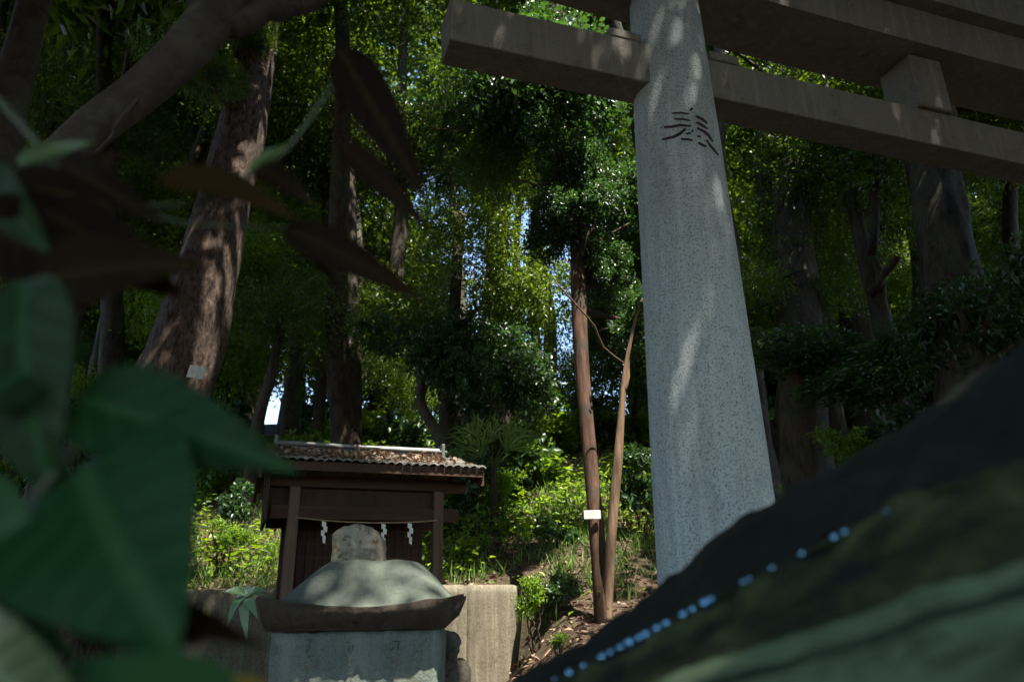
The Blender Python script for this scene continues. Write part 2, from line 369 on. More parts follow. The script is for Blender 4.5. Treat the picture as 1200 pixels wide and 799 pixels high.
# carved character on the column: shade of its strokes laid on as dark ribbons
def on_col(px, py, lift=.0012):
    d = ray(px, py); lo = None; t = 2.0
    while t < 5.5:
        p = EYE + d * t; c = col_axis(p.z)
        if (Vector((p.x - c.x, p.y - c.y)).length) < col_r(p.z) + lift: return p
        t += .001
    return None
K = [([(345, 236), (356, 246)], 11), ([(235, 265), (290, 262), (340, 268)], 6), ([(250, 298), (300, 299), (345, 308)], 6),
     ([(190, 345), (235, 344), (285, 334), (350, 340)], 8), ([(375, 280), (412, 298), (445, 324)], 8), ([(380, 317), (412, 333), (447, 357)], 8),
     ([(383, 350), (425, 370), (455, 398), (478, 432)], 8), ([(318, 354), (285, 384), (245, 404), (178, 419)], 9),
     ([(438, 420), (465, 458), (490, 487), (510, 510)], 7), ([(318, 386), (350, 380)], 6), ([(352, 366), (362, 370)], 8),
     ([(288, 416), (325, 417), (360, 424)], 7), ([(385, 398), (408, 402)], 6), ([(390, 436), (415, 450), (442, 462)], 8)]
mb = MB()
for pts, wd in K:
    dense = []
    for (a, b) in zip(pts[:-1], pts[1:]):
        for k in range(6): dense.append((a[0] + (b[0] - a[0]) * k / 6, a[1] + (b[1] - a[1]) * k / 6))
    dense.append(pts[-1]); L = []; Rr = []
    for i, (x, y) in enumerate(dense):
        q = dense[min(i + 1, len(dense) - 1)]; p = dense[max(i - 1, 0)]; tx, ty = q[0] - p[0], q[1] - p[1]; ln = math.hypot(tx, ty) or 1
        u = i / (len(dense) - 1); ww = wd * (0.6 + .8 * math.sin(math.pi * min(1, .15 + u * .75))) * .75
        for sgn, lst in ((1, L), (-1, Rr)):
            lst.append(on_col(740 + (x - ty / ln * ww * sgn) / 5, 80 + (y + tx / ln * ww * sgn) / 5))
    ok = [i for i in range(len(L)) if L[i] and Rr[i]]
    v = []; [v.extend((L[i], Rr[i])) for i in ok]
    mb.add(v, [(2 * i, 2 * i + 1, 2 * i + 3, 2 * i + 2) for i in range(len(ok) - 1)])
mb.build('carved_character_shade', M['carve_shade'], column)
for pp in ((0, 'x'),): pass

# ------------------------------------------------------------------ stone monument with curved cap
mon = empty('stone_monument', at(415, 737, 3.05) * 1.0, R(3), label='weathered green stone monument with curved roof-like cap', cat='monument')
mon.location.z = 0; bpy.context.view_layer.update()
MZ = at(415, 738, 2.9).z
rm = Matrix.Rotation(R(3), 3, 'Z')
mc = at(416, 738, 2.9)
bw = 0.633
def jitter_box(mb, c, size, rot, n=(14, 8, 14), amp=.006, seed=0):
    """box as a subdivided skin with noisy faces"""
    hx, hy, hz = [q / 2 for q in size]
    idx = {}; V = []; F = []
    def vid(i, j, k):
        key = (i, j, k)
        if key not in idx:
            x, y, z = -hx + 2 * hx * i / n[0], -hy + 2 * hy * j / n[1], -hz + 2 * hz * k / n[2]
            p = Vector((x, y, z)); e = sum((i in (0, n[0]), j in (0, n[1]), k in (0, n[2])))
            nn = Vector((mnoise.noise(p * 9 + Vector((seed, 0, 0))), mnoise.noise(p * 9 + Vector((0, seed + 5, 0))), mnoise.noise(p * 9 + Vector((0, 0, seed + 9)))))
            p = p + nn * amp
            if e >= 2: p = p - Vector((p.x / hx * (abs(p.x) > hx * .97), p.y / hy * (abs(p.y) > hy * .97), p.z / hz * (abs(p.z) > hz * .97))) * amp * (1.1 + 2.2 * abs(mnoise.noise(p * 22)))
            idx[key] = len(V); V.append(Vector(c) + rot @ p)
        return idx[key]
    for i in range(n[0]):
        for k in range(n[2]):
            F.append((vid(i, 0, k), vid(i + 1, 0, k), vid(i + 1, 0, k + 1), vid(i, 0, k + 1)))
            F.append((vid(i, n[1], k), vid(i, n[1], k + 1), vid(i + 1, n[1], k + 1), vid(i + 1, n[1], k)))
    for j in range(n[1]):
        for k in range(n[2]):
            F.append((vid(0, j, k), vid(0, j, k + 1), vid(0, j + 1, k + 1), vid(0, j + 1, k)))
            F.append((vid(n[0], j, k), vid(n[0], j + 1, k), vid(n[0], j + 1, k + 1), vid(n[0], j, k + 1)))
    for i in range(n[0]):
        for j in range(n[1]):
            F.append((vid(i, j, 0), vid(i, j + 1, 0), vid(i + 1, j + 1, 0), vid(i + 1, j, 0)))
            F.append((vid(i, j, n[2]), vid(i + 1, j, n[2]), vid(i + 1, j + 1, n[2]), vid(i, j + 1, n[2])))
    mb.add(V, F); return mb
mb = MB(); bh = MZ - 0.0
jitter_box(mb, mc + rm @ Vector((0, .28, -bh / 2)), (bw, .54, bh), rm, (24, 10, 28), .006, 1)
pillar = mb.build('inscribed_block', M['mon'], mon, True)
# worn inscription as dark strokes standing proud of the face
ir = random.Random(3)
def stroke(mb, x, z, dx, dz, wd):
    p = Vector((x, -.0075, z)); q = Vector((x + dx, -.0075, z + dz)); d = (q - p).normalized(); nn = Vector((-d.z, 0, d.x)) * wd / 2
    k = Vector((0, .006, 0)); m1 = p.lerp(q, .5) + Vector((0, 0, ir.uniform(-.003, .003)))
    vs = [p + nn * .4, p - nn * .4, m1 - nn, q - nn * .3, q + nn * .3, m1 + nn]
    vs = [mc + rm @ (a + Vector((0, .01, 0))) for a in vs]; vs = [a - rm @ Vector((0, .0175, 0)) for a in vs]
    mb.add(vs + [a + rm @ k for a in vs], [(0, 1, 2, 5), (5, 2, 3, 4), (0, 6, 7, 1), (1, 7, 8, 2), (2, 8, 9, 3), (4, 10, 6, 0)])
for cxx in (-.155, -.005, .15):
    z = -.03; mb = MB()
    while z > -.6:
        for k in range(ir.choice((2, 3, 3, 4))):
            if ir.random() < .75: stroke(mb, cxx - .018 + ir.uniform(-.008, .008), z - .010 * k, ir.uniform(.012, .04), ir.uniform(-.003, .005), ir.uniform(.0026, .005))
        for k in range(2): stroke(mb, cxx + ir.uniform(-.014, .014), z - ir.uniform(0, .02), ir.uniform(-.004, .004), -ir.uniform(.01, .035), .004)
        if ir.random() < .7: stroke(mb, cxx - .002, z - .026, ir.choice((-.016, .018)), -.018, .0045)
        z -= ir.uniform(.055, .066)
    mb.build('worn_inscription', M['inscr'], pillar)
# cap: closed surface, curved roof with upturned corners, chamfered rough underside
def cap_surface():
    nu, nv = 48, 30; V = []; W = 0.725; Dp = 0.70
    cc = mc + rm @ Vector((.028, .28, 0))
    top = [[None] * (nu + 1) for _ in range(nv + 1)]
    for j in range(nv + 1):
        for i in range(nu + 1):
            u, v = -1 + 2 * i / nu, -1 + 2 * j / nv
            a = max(abs(u), abs(v))
            corner = (abs(u) * abs(v)) ** 1.5
            plate = max(0, 1 - a / .97)
            au, av = abs(u), abs(v); a4 = (au ** 5 + av ** 5) ** .2
            s_ = min(1, max(0, (a4 - .48) / .44)); dome = .165 * (1 - s_ ** 1.22) * (1 - .06 * u * u)
            edge = .088 + .018 * (abs(u) ** 2.2) * (a ** 3) +   .012 * corner + .010 * max(0, a - .9) * 10 * abs(u)
            z = edge + dome + .006 * mnoise.noise(Vector((u * 4, v * 4, 0)))
            x = u * W / 2 * (1 + .03 * corner); y = v * Dp / 2 * (1 + .03 * corner)
            if a >= .999: x += .006 * mnoise.noise(Vector((u * 9, v * 9, 3))); z -= .008
            top[j][i] = len(V); V.append(cc + rm @ Vector((x, y, z)))
    F = [(top[j][i], top[j][i + 1], top[j + 1][i + 1], top[j + 1][i]) for j in range(nv) for i in range(nu)]
    ring = [top[0][i] for i in range(nu)] + [top[j][nu] for j in range(nv)] + [top[nv][i] for i in range(nu, 0, -1)] + [top[j][0] for j in range(nv, 0, -1)]
    return V, F, ring, cc
V, F, ring, cc = cap_surface()
base_n = len(V)
topo = mesh_obj('cap', V, F, M['cap'], mon, True)
mb = MB(); rv = [Vector(V[i]) for i in ring]; n = len(rv); lv = [rv]
for k, (sc_, zz) in enumerate(((1.0, -.012), (.985, -.035), (.93, -.07), (.865, -.098), (.80, None))):
    row = []
    for p in rv:
        d = p - cc; loc = rm.transposed() @ d
        q = Vector((loc.x * sc_ + (-.028 * (1 - sc_) / .2), loc.y * sc_, 0))
        z = (loc.z - .012 * (k + 1)) if k < 2 else 0.0
        if k == 0: z = loc.z - .012
        elif k == 1: z = loc.z - .035
        elif k == 2: z = .035
        elif k == 3: z = .005
        else: z = .0
        q.z = z + (.010 * mnoise.noise(p * 14 + Vector((0, 0, k)))) * (k < 4)
        q.x += .008 * mnoise.noise(p * 11 + Vector((k, 0, 0))); q.y += .014 * mnoise.noise(p * 12 + Vector((0, k, 0))) + .006 * mnoise.noise(p * 40 + Vector((0, 0, k)))
        row.append(cc + rm @ q)
    lv.append(row)
allv = [p for r_ in lv for p in r_]; f = []
for k in range(len(lv) - 1):
    for j in range(n): a, b = k * n + j, k * n + (j + 1) % n; f.append((b, a, a + n, b + n))
f.append(tuple((len(lv) - 1) * n + j for j in range(n)))
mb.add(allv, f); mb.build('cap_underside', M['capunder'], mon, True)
# rounded stone standing on the cap
TO = [(390, 662), (391, 640), (392, 627), (397, 621), (405, 617), (416, 615), (428, 615), (437, 618), (444, 624), (449, 632), (451, 643), (451, 662)]
PO = []
for (x0, y0), (x1, y1) in zip(TO, TO[1:] + TO[:1]):
    for q in range(4): PO.append((x0 + (x1 - x0) * q / 4, y0 + (y1 - y0) * q / 4))
lay = 9; V = []; F = []; tc = at(421, 640, 3.22); nn = len(PO)
for j in range(lay):
    vv = -1 + 2 * j / (lay - 1); s_ = 1 - .09 * abs(vv) ** 4
    for (x, y) in PO:
        p = at(x, y, 3.22); p = tc + (p - tc) * s_; p.y = 3.22 + vv * .06
        p += Vector((mnoise.noise(p * 30), 1.2 * mnoise.noise(p * 26 + Vector((9, 0, 0))), mnoise.noise(p * 27 + Vector((0, 9, 0))))) * .006; V.append(p)
for j in range(lay - 1):
    for i in range(nn): a, b = j * nn + i, j * nn + (i + 1) % nn; F.append((b, a, a + nn, b + nn))
for j, flip in ((0, 1), (lay - 1, 0)):   # faces in rings so that the front is uneven
    prev = [j * nn + i for i in range(nn)]
    for rg in (.8, .6, .4, .2):
        cur = []
        for i in range(nn):
            p = tc.lerp(V[j * nn + i], rg); p.y = V[j * nn + i].y - (1 if j == 0 else -1) * (.012 * (1 - rg)); p.y += .016 * mnoise.noise(p * 24) + .01 * mnoise.noise(p * 60); cur.append(len(V)); V.append(p)
        F += [((prev[i], prev[(i + 1) % nn], cur[(i + 1) % nn], cur[i]) if flip else (prev[(i + 1) % nn], prev[i], cur[i], cur[(i + 1) % nn])) for i in range(nn)]; prev = cur
    F.append(tuple(prev))
finial = mesh_obj('crown_stone', V, F, M['topstone'], mon, True); finial['label'] = 'pale lichened rounded stone with rusty stains'

# small carved stone beside the monument
sb = at(527, 770, 3.6)
sp = empty('carved_stone', (sb.x, sb.y, 0), R(10), label='small rough carved stone with stepped base right of the green monument', cat='stone')
mb = MB(); jitter_box(mb, (sb.x, sb.y, sb.z - .32), (.17, .2, .62), Matrix.Rotation(R(10), 3, 'Z'), (8, 8, 16), .008, 5); mb.build('pedestal', M['oldstone'], sp, True)
mb = MB(); pts = [at(520, 775, 3.55), at(527, 762, 3.53), at(522, 748, 3.55), at(518, 742, 3.56)]
mb.tube(*spline([(p, r_) for p, r_ in zip(pts, (.05, .042, .05, .02))], 18), seg=14, wob=.5, seed=4); mb.build('figure', M['oldstone'], sp, True)

# ------------------------------------------------------------------ wooden shrine
SA = R(20)
sR = Matrix.Rotation(SA, 3, 'Z'); SD = 6.0
s0 = at(429, 640, SD); s0 = Vector((s0.x, s0.y + .0, 0))
shrine = empty('wooden_shrine', s0, SA, label='small dark timber shrine with leaf-strewn tiled roof behind the monument', cat='shrine')
def sp_(x, y, z): return s0 + sR @ Vector((x, y, z))
SZ = lambda py, px=430, D=6.0: at(px, py, D).z
HW = .575    # half spacing of posts
g0 = .1
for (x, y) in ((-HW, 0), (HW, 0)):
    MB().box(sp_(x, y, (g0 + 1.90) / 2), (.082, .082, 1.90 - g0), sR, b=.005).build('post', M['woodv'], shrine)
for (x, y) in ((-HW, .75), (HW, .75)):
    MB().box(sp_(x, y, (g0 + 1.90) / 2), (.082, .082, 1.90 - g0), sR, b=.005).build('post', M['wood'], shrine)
for y in (0, .75): MB().box(sp_(0.0, y, 1.70), (1.50, .06, .105), sR, b=.005).build('tie_beam', M['wood'], shrine)
for y in (0, .75): MB().box(sp_(0.0, y, 1.935), (1.62, .09, .09), sR, b=.005).build('eave_beam', M['wood'], shrine)
for x in (-HW, HW): MB().box(sp_(x, .375, 1.90), (.07, .66, .09), sR, b=.004).build('side_beam', M['wood'], shrine)
MB().box(sp_(0, .035, 1.82), (1.06, .02, .135), sR).build('transom_board', M['woodb'], shrine)
MB().box(sp_(-HW, .375, 1.1), (.03, .66, 1.9), sR).build('side_wall', M['woodb'], shrine)
MB().box(sp_(0, .32, .45), (1.1, .8, .7), sR, b=.01).build('floor_plinth', M['wood'], shrine)
# inner shrine box: doors with lattice
mb = MB(); mb.box(sp_(0, .62, 1.25), (1.04, .03, 1.2), sR)
mb.build('back_wall', M['woodb'], shrine)
for x in (-.30, .30):
    d = MB().box(sp_(x, .50, 1.3), (.44, .03, .95), sR, b=.004).build('door', M['woodb'], shrine)
    mb = MB()
    for k in range(6): mb.box(sp_(x - .18 + .072 * k, .475, 1.3), (.016, .014, .85), sR)
    for k in range(7): mb.box(sp_(x, .466, .95 + .11 * k), (.40, .01, .014), sR)
    mb.build('lattice', M['wood'], d)
# roof : two slopes, ridge along local x
RW = .84; ez = 1.985; rzz = 2.20; ey0, eyr, ey1 = -.36, .375, 1.10
mb = MB()
def roofslab(mb, x0, x1, ya, za, yb, zb, th):
    P = [sp_(x0, ya, za), sp_(x1, ya, za), sp_(x1, yb, zb), sp_(x0, yb, zb)]; up = Vector((0, 0, th))
    V = P + [p + up for p in P]; mb.add(V, [(3, 2, 1, 0), (4, 5, 6, 7), (0, 1, 5, 4), (1, 2, 6, 5), (2, 3, 7, 6), (3, 0, 4, 7)])
roofslab(mb, -RW, RW, ey0, ez, eyr, rzz, .035); roofslab(mb, RW, -RW, ey1, ez, eyr + .001, rzz, .035)
mb.build('roof_deck', M['wood'], shrine)
mb = MB(); tr = random.Random(5); NC = 26; NR = 9
for side in (0, 1):
    for r_ in range(NR):
        for c in range(NC):
            x0 = -RW - .03 + (2 * RW + .06) * c / NC; x1 = x0 + (2 * RW + .06) / NC * .96
            t0, t1 = r_ / NR - .012, (r_ + 1.25) / NR
            t1 = min(t1, 1.0)
            ya, yb = (ey0 - .04, eyr) if side == 0 else (ey1 + .04, eyr)
            y0, y1 = ya + (yb - ya) * t0, ya + (yb - ya) * t1
            sag = lambda t: -.03 * math.sin(math.pi * t)
            z0, z1 = ez + .04 + (rzz - ez) * t0 + sag(t0) + .022, ez + .04 + (rzz - ez) * t1 + sag(t1)
            j = tr.uniform(-.004, .004); q = []
            nseg = 4
            for k in range(nseg + 1):
                xx = x0 + (x1 - x0) * k / nseg; hz = .016 * math.sin(math.pi * k / nseg)
                q.append((sp_(xx, y0, z0 + hz + j), sp_(xx, y1, z1 + hz + j)))
            V = [a for p in q for a in p]; nb = len(V)
            V += [a - Vector((0, 0, .014)) for a in V]
            f = []
            for k in range(nseg):
                f.append((2 * k, 2 * k + 2, 2 * k + 3, 2 * k + 1)); f.append((2 * k, nb + 2 * k, nb + 2 * k + 2, 2 * k + 2))
            mb.add(V, f)
mb.build('roof_tiles', M['tile'], shrine)
mb = MB(); rx = .72
mb.box(sp_(0, eyr, rzz + .055), (2 * rx, .15, .05), sR, b=.01)
mb.box(sp_(0, eyr, rzz + .090), (2 * rx + .02, .18, .02), sR, b=.006)
mb.tube([sp_(-rx, eyr, rzz + .105), sp_(0, eyr, rzz + .10), sp_(rx, eyr, rzz + .105)], .03, 12)
mb.build('ridge_cap', M['ridge'], shrine)
for x in (-rx - .02, rx - .03): MB().box(sp_(x, eyr, rzz + .08), (.03, .19, .16), sR, b=.006).build('ridge_end', M['ridge'], shrine)
mb = MB()
for k in range(13):
    x = -RW + .07 + (2 * RW - .14) * k / 12
    a, b = sp_(x, ey0 + .04, ez - .012), sp_(x, .3, ez + .155); mid = (a + b) / 2; L = (b - a).length
    q = sR @ Matrix.Rotation(math.atan2(.167, .3 - ey0 - .04), 3, 'X'); mb.box(mid, (.03, L, .03), q)
mb.build('rafters', M['woodv'], shrine)
MB().box(sp_(0, ey0 - .01, ez + .012), (2 * RW + .02, .025, .07), sR, b=.003).build('fascia', M['wood'], shrine)
for x in (-RW - .012, RW + .012):
    mb = MB()
    for (ya, yb) in ((ey0, eyr), (ey1, eyr)):
        P = [sp_(x - .012, ya, ez - .085), sp_(x - .012, yb, rzz - .08), sp_(x - .012, yb, rzz + .04), sp_(x - .012, ya, ez + .03)]
        o_ = sR @ Vector((.024, 0, 0)); V = P + [p + o_ for p in P]
        mb.add(V, [(0, 1, 2, 3), (7, 6, 5, 4), (0, 4, 5, 1), (1, 5, 6, 2), (2, 6, 7, 3), (3, 7, 4, 0)])
    mb.build('barge_board', M['wood'], shrine)
MB().box(sp_(-RW + .06, .30, 1.80), (.025, .85, .36), sR, b=.004).build('gable_screen', M['woodb'], shrine)
MB().box(sp_(-HW - .125, .05, 1.80), (.20, .022, .30), sR, b=.004).build('side_board', M['woodb'], shrine)
# rope with paper streamers
rope = empty('sacred_rope', sp_(0, -.06, 1.64), SA, label='thin straw rope with three zigzag paper streamers under the shrine beam', cat='rope')
mb = MB(); pts = []
for k in range(25):
    t = -1 + k / 12; pts.append(sp_(t * .56, -.055, 1.655 - .03 * (1 - t * t)))
mb.tube(pts, .006, 6); mb.build('rope', M['rope'], rope, True)
for k, px in enumerate((379, 453, 487)):
    r0 = at(px, 618, 5.85); loc = sR.transposed() @ (r0 - s0); x = loc.x
    mb = MB(); z = 1.65 - .03 * (1 - (x / .56) ** 2); ww = .034; yy = -.068
    pts = [(0, 0), (0, -.05), (.016, -.05), (.016, -.085), (-.004, -.085), (-.004, -.12), (.012, -.12), (-.008, -.175)]
    V = []
    segs = [(0.0, 0, .04), (.012, -.035, .04), (-.006, -.07, .04), (.006, -.105, .055)]
    for i, (dx, dz, hh) in enumerate(segs):
        w2 = ww / 2 * (1 - .12 * i); yo = yy - .004 * i
        A = [(x + dx - w2, yo, z + dz), (x + dx + w2, yo - .006, z + dz - .012), (x + dx + w2 * .8, yo - .006, z + dz - hh - .014), (x + dx - w2, yo, z + dz - hh)]
        A = [sp_(*a) for a in A]; B = [a + sR @ Vector((0, .0012, 0)) for a in A]
        mb.add(A + B, [(0, 1, 2, 3), (7, 6, 5, 4), (0, 4, 5, 1), (1, 5, 6, 2), (2, 6, 7, 3), (3, 7, 4, 0)])
    mb.build('paper_streamer', M['paper'], rope)

# ------------------------------------------------------------------ retaining wall
wl = empty('retaining_wall', (-1.5, WALL_Y, 0), 0, label='stained concrete retaining wall holding the bank behind the shrine', cat='wall')
mb = MB(); jitter_box(mb, (-2.6 + .02, WALL_Y, .55), (4.26, .16, 1.26), Matrix.Identity(3), (50, 3, 16), .008, 2); mb.build('wall_panel', M['concrete'], wl, True)
wa = Vector((-.45, WALL_Y, 0)); wb = Vector((.12, WALL_Y + .52, 0)); wd_ = (wb - wa); an_ = math.atan2(wd_.y, wd_.x)
mb = MB(); jitter_box(mb, (wa + wb) / 2 + Vector((0, 0, .56)), (wd_.length + .1, .16, 1.24), Matrix.Rotation(an_, 3, 'Z'), (14, 3, 16), .008, 3); mb.build('wing_wall', M['concrete'], wl, True)

# ------------------------------------------------------------------ foliage library
npr = np.random.default_rng(11)
def leaf_arrays(cent, dirs, nrm, length, width, six=False):
    """cent Nx3, dirs Nx3 unit, nrm Nx3 -> verts, faces(tri list)"""
    side = np.cross(dirs, nrm); side /= np.linalg.norm(side, axis=1, keepdims=True) + 1e-9
    up = np.cross(side, dirs); L = length[:, None]; W = width[:, None]
    b = cent; t = cent + dirs * L - up * L * .12
    if not six:
        l = cent + dirs * L * .45 + side * W / 2 + up * W * .18; r = cent + dirs * L * .45 - side * W / 2 + up * W * .18
        V = np.stack([b, r, t, l], 1).reshape(-1, 3); n = len(cent); k = np.arange(n)[:, None] * 4
        F = np.stack([k + [0, 1, 2], k + [0, 2, 3]], 1).reshape(-1, 3); per = 2
    else:
        mid = cent + dirs * L * .5
        pts = [b]
        for fr, wd in ((.28, .42), (.62, .46)):
            pts += [cent + dirs * L * fr - side * W * wd + up * W * .15 - up * L * .12 * fr * fr, cent + dirs * L * fr + side * W * wd + up * W * .15 - up * L * .12 * fr * fr]
        pts += [mid - up * L * .03, t]
        V = np.stack(pts, 1).reshape(-1, 3); n = len(cent); k = np.arange(n)[:, None] * 7
        # 0 base,1 r1,2 l1,3 r2,4 l2,5 mid,6 tip
        F = np.stack([k + q for q in ([0, 1, 5], [0, 5, 2], [1, 3, 5], [2, 5, 4], [3, 6, 5], [4, 5, 6])], 1).reshape(-1, 3); per = 6
    return V, F, per
def tri_mesh(name, V, F, mat, rndv):
    me = bpy.data.meshes.new(name); me.vertices.add(len(V)); me.vertices.foreach_set('co', V.astype(np.float32).ravel())
    me.loops.add(F.size); me.loops.foreach_set('vertex_index', F.astype(np.int32).ravel())
    me.polygons.add(len(F)); me.polygons.foreach_set('loop_start', np.arange(0, F.size, 3, dtype=np.int32))
    try: me.polygons.foreach_set('loop_total', np.full(len(F), 3, np.int32))
    except Exception: pass
    me.materials.append(mat); a = me.attributes.new('rnd', 'FLOAT', 'FACE'); a.data.foreach_set('value', rndv.astype(np.float32))
    me.update(calc_edges=True); return me
def unit(n):
    v = npr.normal(size=(n, 3)); return v / np.linalg.norm(v, axis=1, keepdims=True)
def crown_mesh(name, n_clusters, per, rad, leaf, mat, cl=.28, flat=.55, lobes=6, six=False, droop=.2):
    # lobes: sub-centres in the crown so that it has clumps and gaps
    lc = unit(lobes) * npr.uniform(.3, .95, (lobes, 1)) * rad; lc[:, 2] *= .75
    lr = npr.uniform(.35, .6, lobes) * rad
    li = npr.integers(0, lobes, n_clusters)
    d = unit(n_clusters); rr = npr.uniform(.15, 1, (n_clusters, 1)) ** .5
    cc_ = lc[li] + d * rr * lr[li][:, None] * np.array([1, 1, .8])
    # shoot direction outward-ish
    out = cc_ / (np.linalg.norm(cc_, axis=1, keepdims=True) + 1e-6) + npr.normal(size=cc_.shape) * .6; out[:, 2] -= droop
    out /= np.linalg.norm(out, axis=1, keepdims=True)
    C = np.repeat(cc_, per, 0); O = np.repeat(out, per, 0); n = len(C)
    t = npr.uniform(-.5, .5, (n, 1)); off = O * t * cl * 1.6 + npr.normal(size=(n, 3)) * cl * .33 * np.array([1, 1, flat])
    cent = C + off
    dirs = O * .6 + npr.normal(size=(n, 3)) * .7; dirs[:, 2] -= .25; dirs /= np.linalg.norm(dirs, axis=1, keepdims=True)
    nrm = npr.normal(size=(n, 3)) * .55; nrm[:, 2] += 1.0; nrm /= np.linalg.norm(nrm, axis=1, keepdims=True)
    L = leaf * npr.uniform(.65, 1.3, n); V, F, pf = leaf_arrays(cent, dirs, nrm, L, L * npr.uniform(.38, .52, n), six)
    r_ = np.clip(np.repeat(npr.uniform(0, 1, n_clusters), per) * .6 + npr.uniform(0, .5, n), 0, 1)
    return tri_mesh(name, V, F, mat, np.repeat(r_, pf))
LIB = {
    'a': [crown_mesh('crown_a%d' % i, 950, 20, 1.9, .085, M['leaf_bg'], .26, lobes=7) for i in range(3)],
    'f': [crown_mesh('crown_f%d' % i, 1100, 22, 1.9, .062, M['leaf_bg'], .24, lobes=9) for i in range(2)],
    'g': [crown_mesh('crown_g%d' % i, 620, 16, 1.7, .125, M['leaf_gloss'], .24, .5, lobes=7, six=True, droop=.5) for i in range(2)],
    'b': [crown_mesh('crown_b%d' % i, 700, 20, 1.7, .085, M['leaf_bright'], .28, lobes=6) for i in range(2)],
    'h': [crown_mesh('crown_h%d' % i, 1300, 18, 2.1, .13, M['leaf_bg'], .32, .6, lobes=11) for i in range(3)],
    'm': [crown_mesh('crown_m%d' % i, 620, 18, 2.0, .11, M['leaf_bg'], .26, lobes=7) for i in range(2)],
    's': [crown_mesh('bush_s%d' % i, 90, 14, .45, .09, M['leaf_gloss'], .13, lobes=5, six=True) for i in range(2)],
    'sb': [crown_mesh('bush_sb%d' % i, 110, 14, .45, .075, M['leaf_bright'], .13, lobes=5, six=True) for i in range(2)],
}
OPEN = [(Vector((-.3, 9, 2.2)), .8), (at(420, 535, 6.2), .4), (at(600, 600, 10), .3), (at(1150, 250, 12), 0), (at(280, 600, 8), .2), (at(250, 310, 6.4), .3), (at(350, 170, 13), .3), (at(1040, 320, 10), .1),
        (at(620, 770, 5.8), .1), (at(820, 330, 3.3), 0), (at(520, 420, 11), .1), (at(400, 430, 11.5), .1), (at(620, 440, 11), .1), (at(200, 470, .45), 0), (at(470, 330, 12), .1), (at(330, 300, 11), .1), (at(590, 500, 9), .1), (at(740, 790, .8), 0)]
NB = [0] * len(OPEN); NMAX = [1 for q, _ in OPEN]; KK = [1.6 if 2 < q.y < 4 else 1.55 if q.y < 1 and q.x < 0 else 1.3 for q, _ in OPEN]
def blocks(p, s_):
    out = []
    for i, (q, ro) in enumerate(OPEN):
        d = Vector(p) - q; t = d.dot(sd)
        if t > .8 * s_ + .3 and (d - sd * t).length < KK[i] * s_ + ro: out.append(i)
    return out
cnt = [0]
def add_crown(t, kind, p, scale, sq=(1, 1, 1), name='crown'):
    if name == 'crown' and scale > .85:
        bl = blocks(p, scale)
        if bl:
            if any(NB[i] >= NMAX[i] for i in bl): return None     # keep this gap in the canopy open
            for i in bl: NB[i] += 1
            kind = 'm'; scale *= .8
    me = LIB[kind][cnt[0] % len(LIB[kind])]; cnt[0] += 1
    o = bpy.data.objects.new(name, me); col.objects.link(o); o.parent = t
    o.location = Vector(p) - t.location; o.scale = tuple(scale * q for q in sq)
    o.rotation_euler = (rnd.uniform(-.3, .3), rnd.uniform(-.3, .3), rnd.uniform(0, 6.28)); return o
def limb_tube(mb, a, b, r0, r1, seed, bend=.12, seg=8, n=14):
    a, b = Vector(a), Vector(b); L = (b - a).length; rr = random.Random(seed); pts = []
    for k in range(5):
        t = k / 4; o = Vector((rr.uniform(-1, 1), rr.uniform(-1, 1), rr.uniform(-.6, .6))) * bend * L * (0 if k in (0, 4) else .6)
        pts.append((a.lerp(b, t) + o, r0 + (r1 - r0) * t))
    P, Q = spline(pts, n); mb.tube(P, Q, seg, .22, seed); return P
def tree(name, base, top, r0, r1, bark, crowns, label, group=None, cat='tree', seed=0, path=None, seg=14, wob=.2, limbs=None, twigs=5):
    """path: list of (point, radius); crowns: (kind, point, scale[, squash])"""
    base = Vector(base)
    t = empty(name, (base.x, base.y, base.z), label=label, cat=cat, group=group)
    mb = MB()
    if path: P, Q = spline(path, 36); mb.tube(P, Q, seg, wob, seed)
    else: P = limb_tube(mb, base - Vector((0, 0, .15)), top, r0, r1, seed, .04, seg, 22)
    if not path: mb.tube([base - Vector((0, 0, .2)), base + Vector((0, 0, .06)), base + (P[3] - P[0]) * .6 + Vector((0, 0, .05))], [r0 * 2.1, r0 * 1.45, r0 * .9], seg, .5, seed + 1)
    rr = random.Random(seed + 100)
    for (kd, p, s_, *_) in crowns:
        p = Vector(p); k = min(range(len(P)), key=lambda i: (P[i] - (p - Vector((0, 0, s_ * 1.3)))).length); k = min(k, len(P) - 2)
        rb = max(.015, min(r1 * 1.3, r0 * .5))
        PP = limb_tube(mb, P[k], p, rb, rb * .4, seed + 7, .1, 7, 10)
        for q in range(twigs):
            e = p + Vector((rr.uniform(-1, 1), rr.uniform(-1, 1), rr.uniform(-.4, .8))) * s_ * 1.5
            limb_tube(mb, PP[rr.randrange(3, len(PP))], e, rb * .35, .008, seed + q, .12, 5, 8)
    for (a, b, ra, rb) in limbs or []: limb_tube(mb, a, b, ra, rb, seed + int(abs(ra) * 1000) + 3, .08, 9, 14)
    mb.build('trunk', bark, t, True)
    for c in crowns: add_crown(t, c[0], c[1], c[2], c[3] if len(c) > 3 else (1, 1, 1))
    return t
def gz(p): return ground_h(p.x, p.y)
def gat(px, D, py=700):
    p = at(px, py, D); return Vector((p.x, p.y, ground_h(p.x, p.y)))

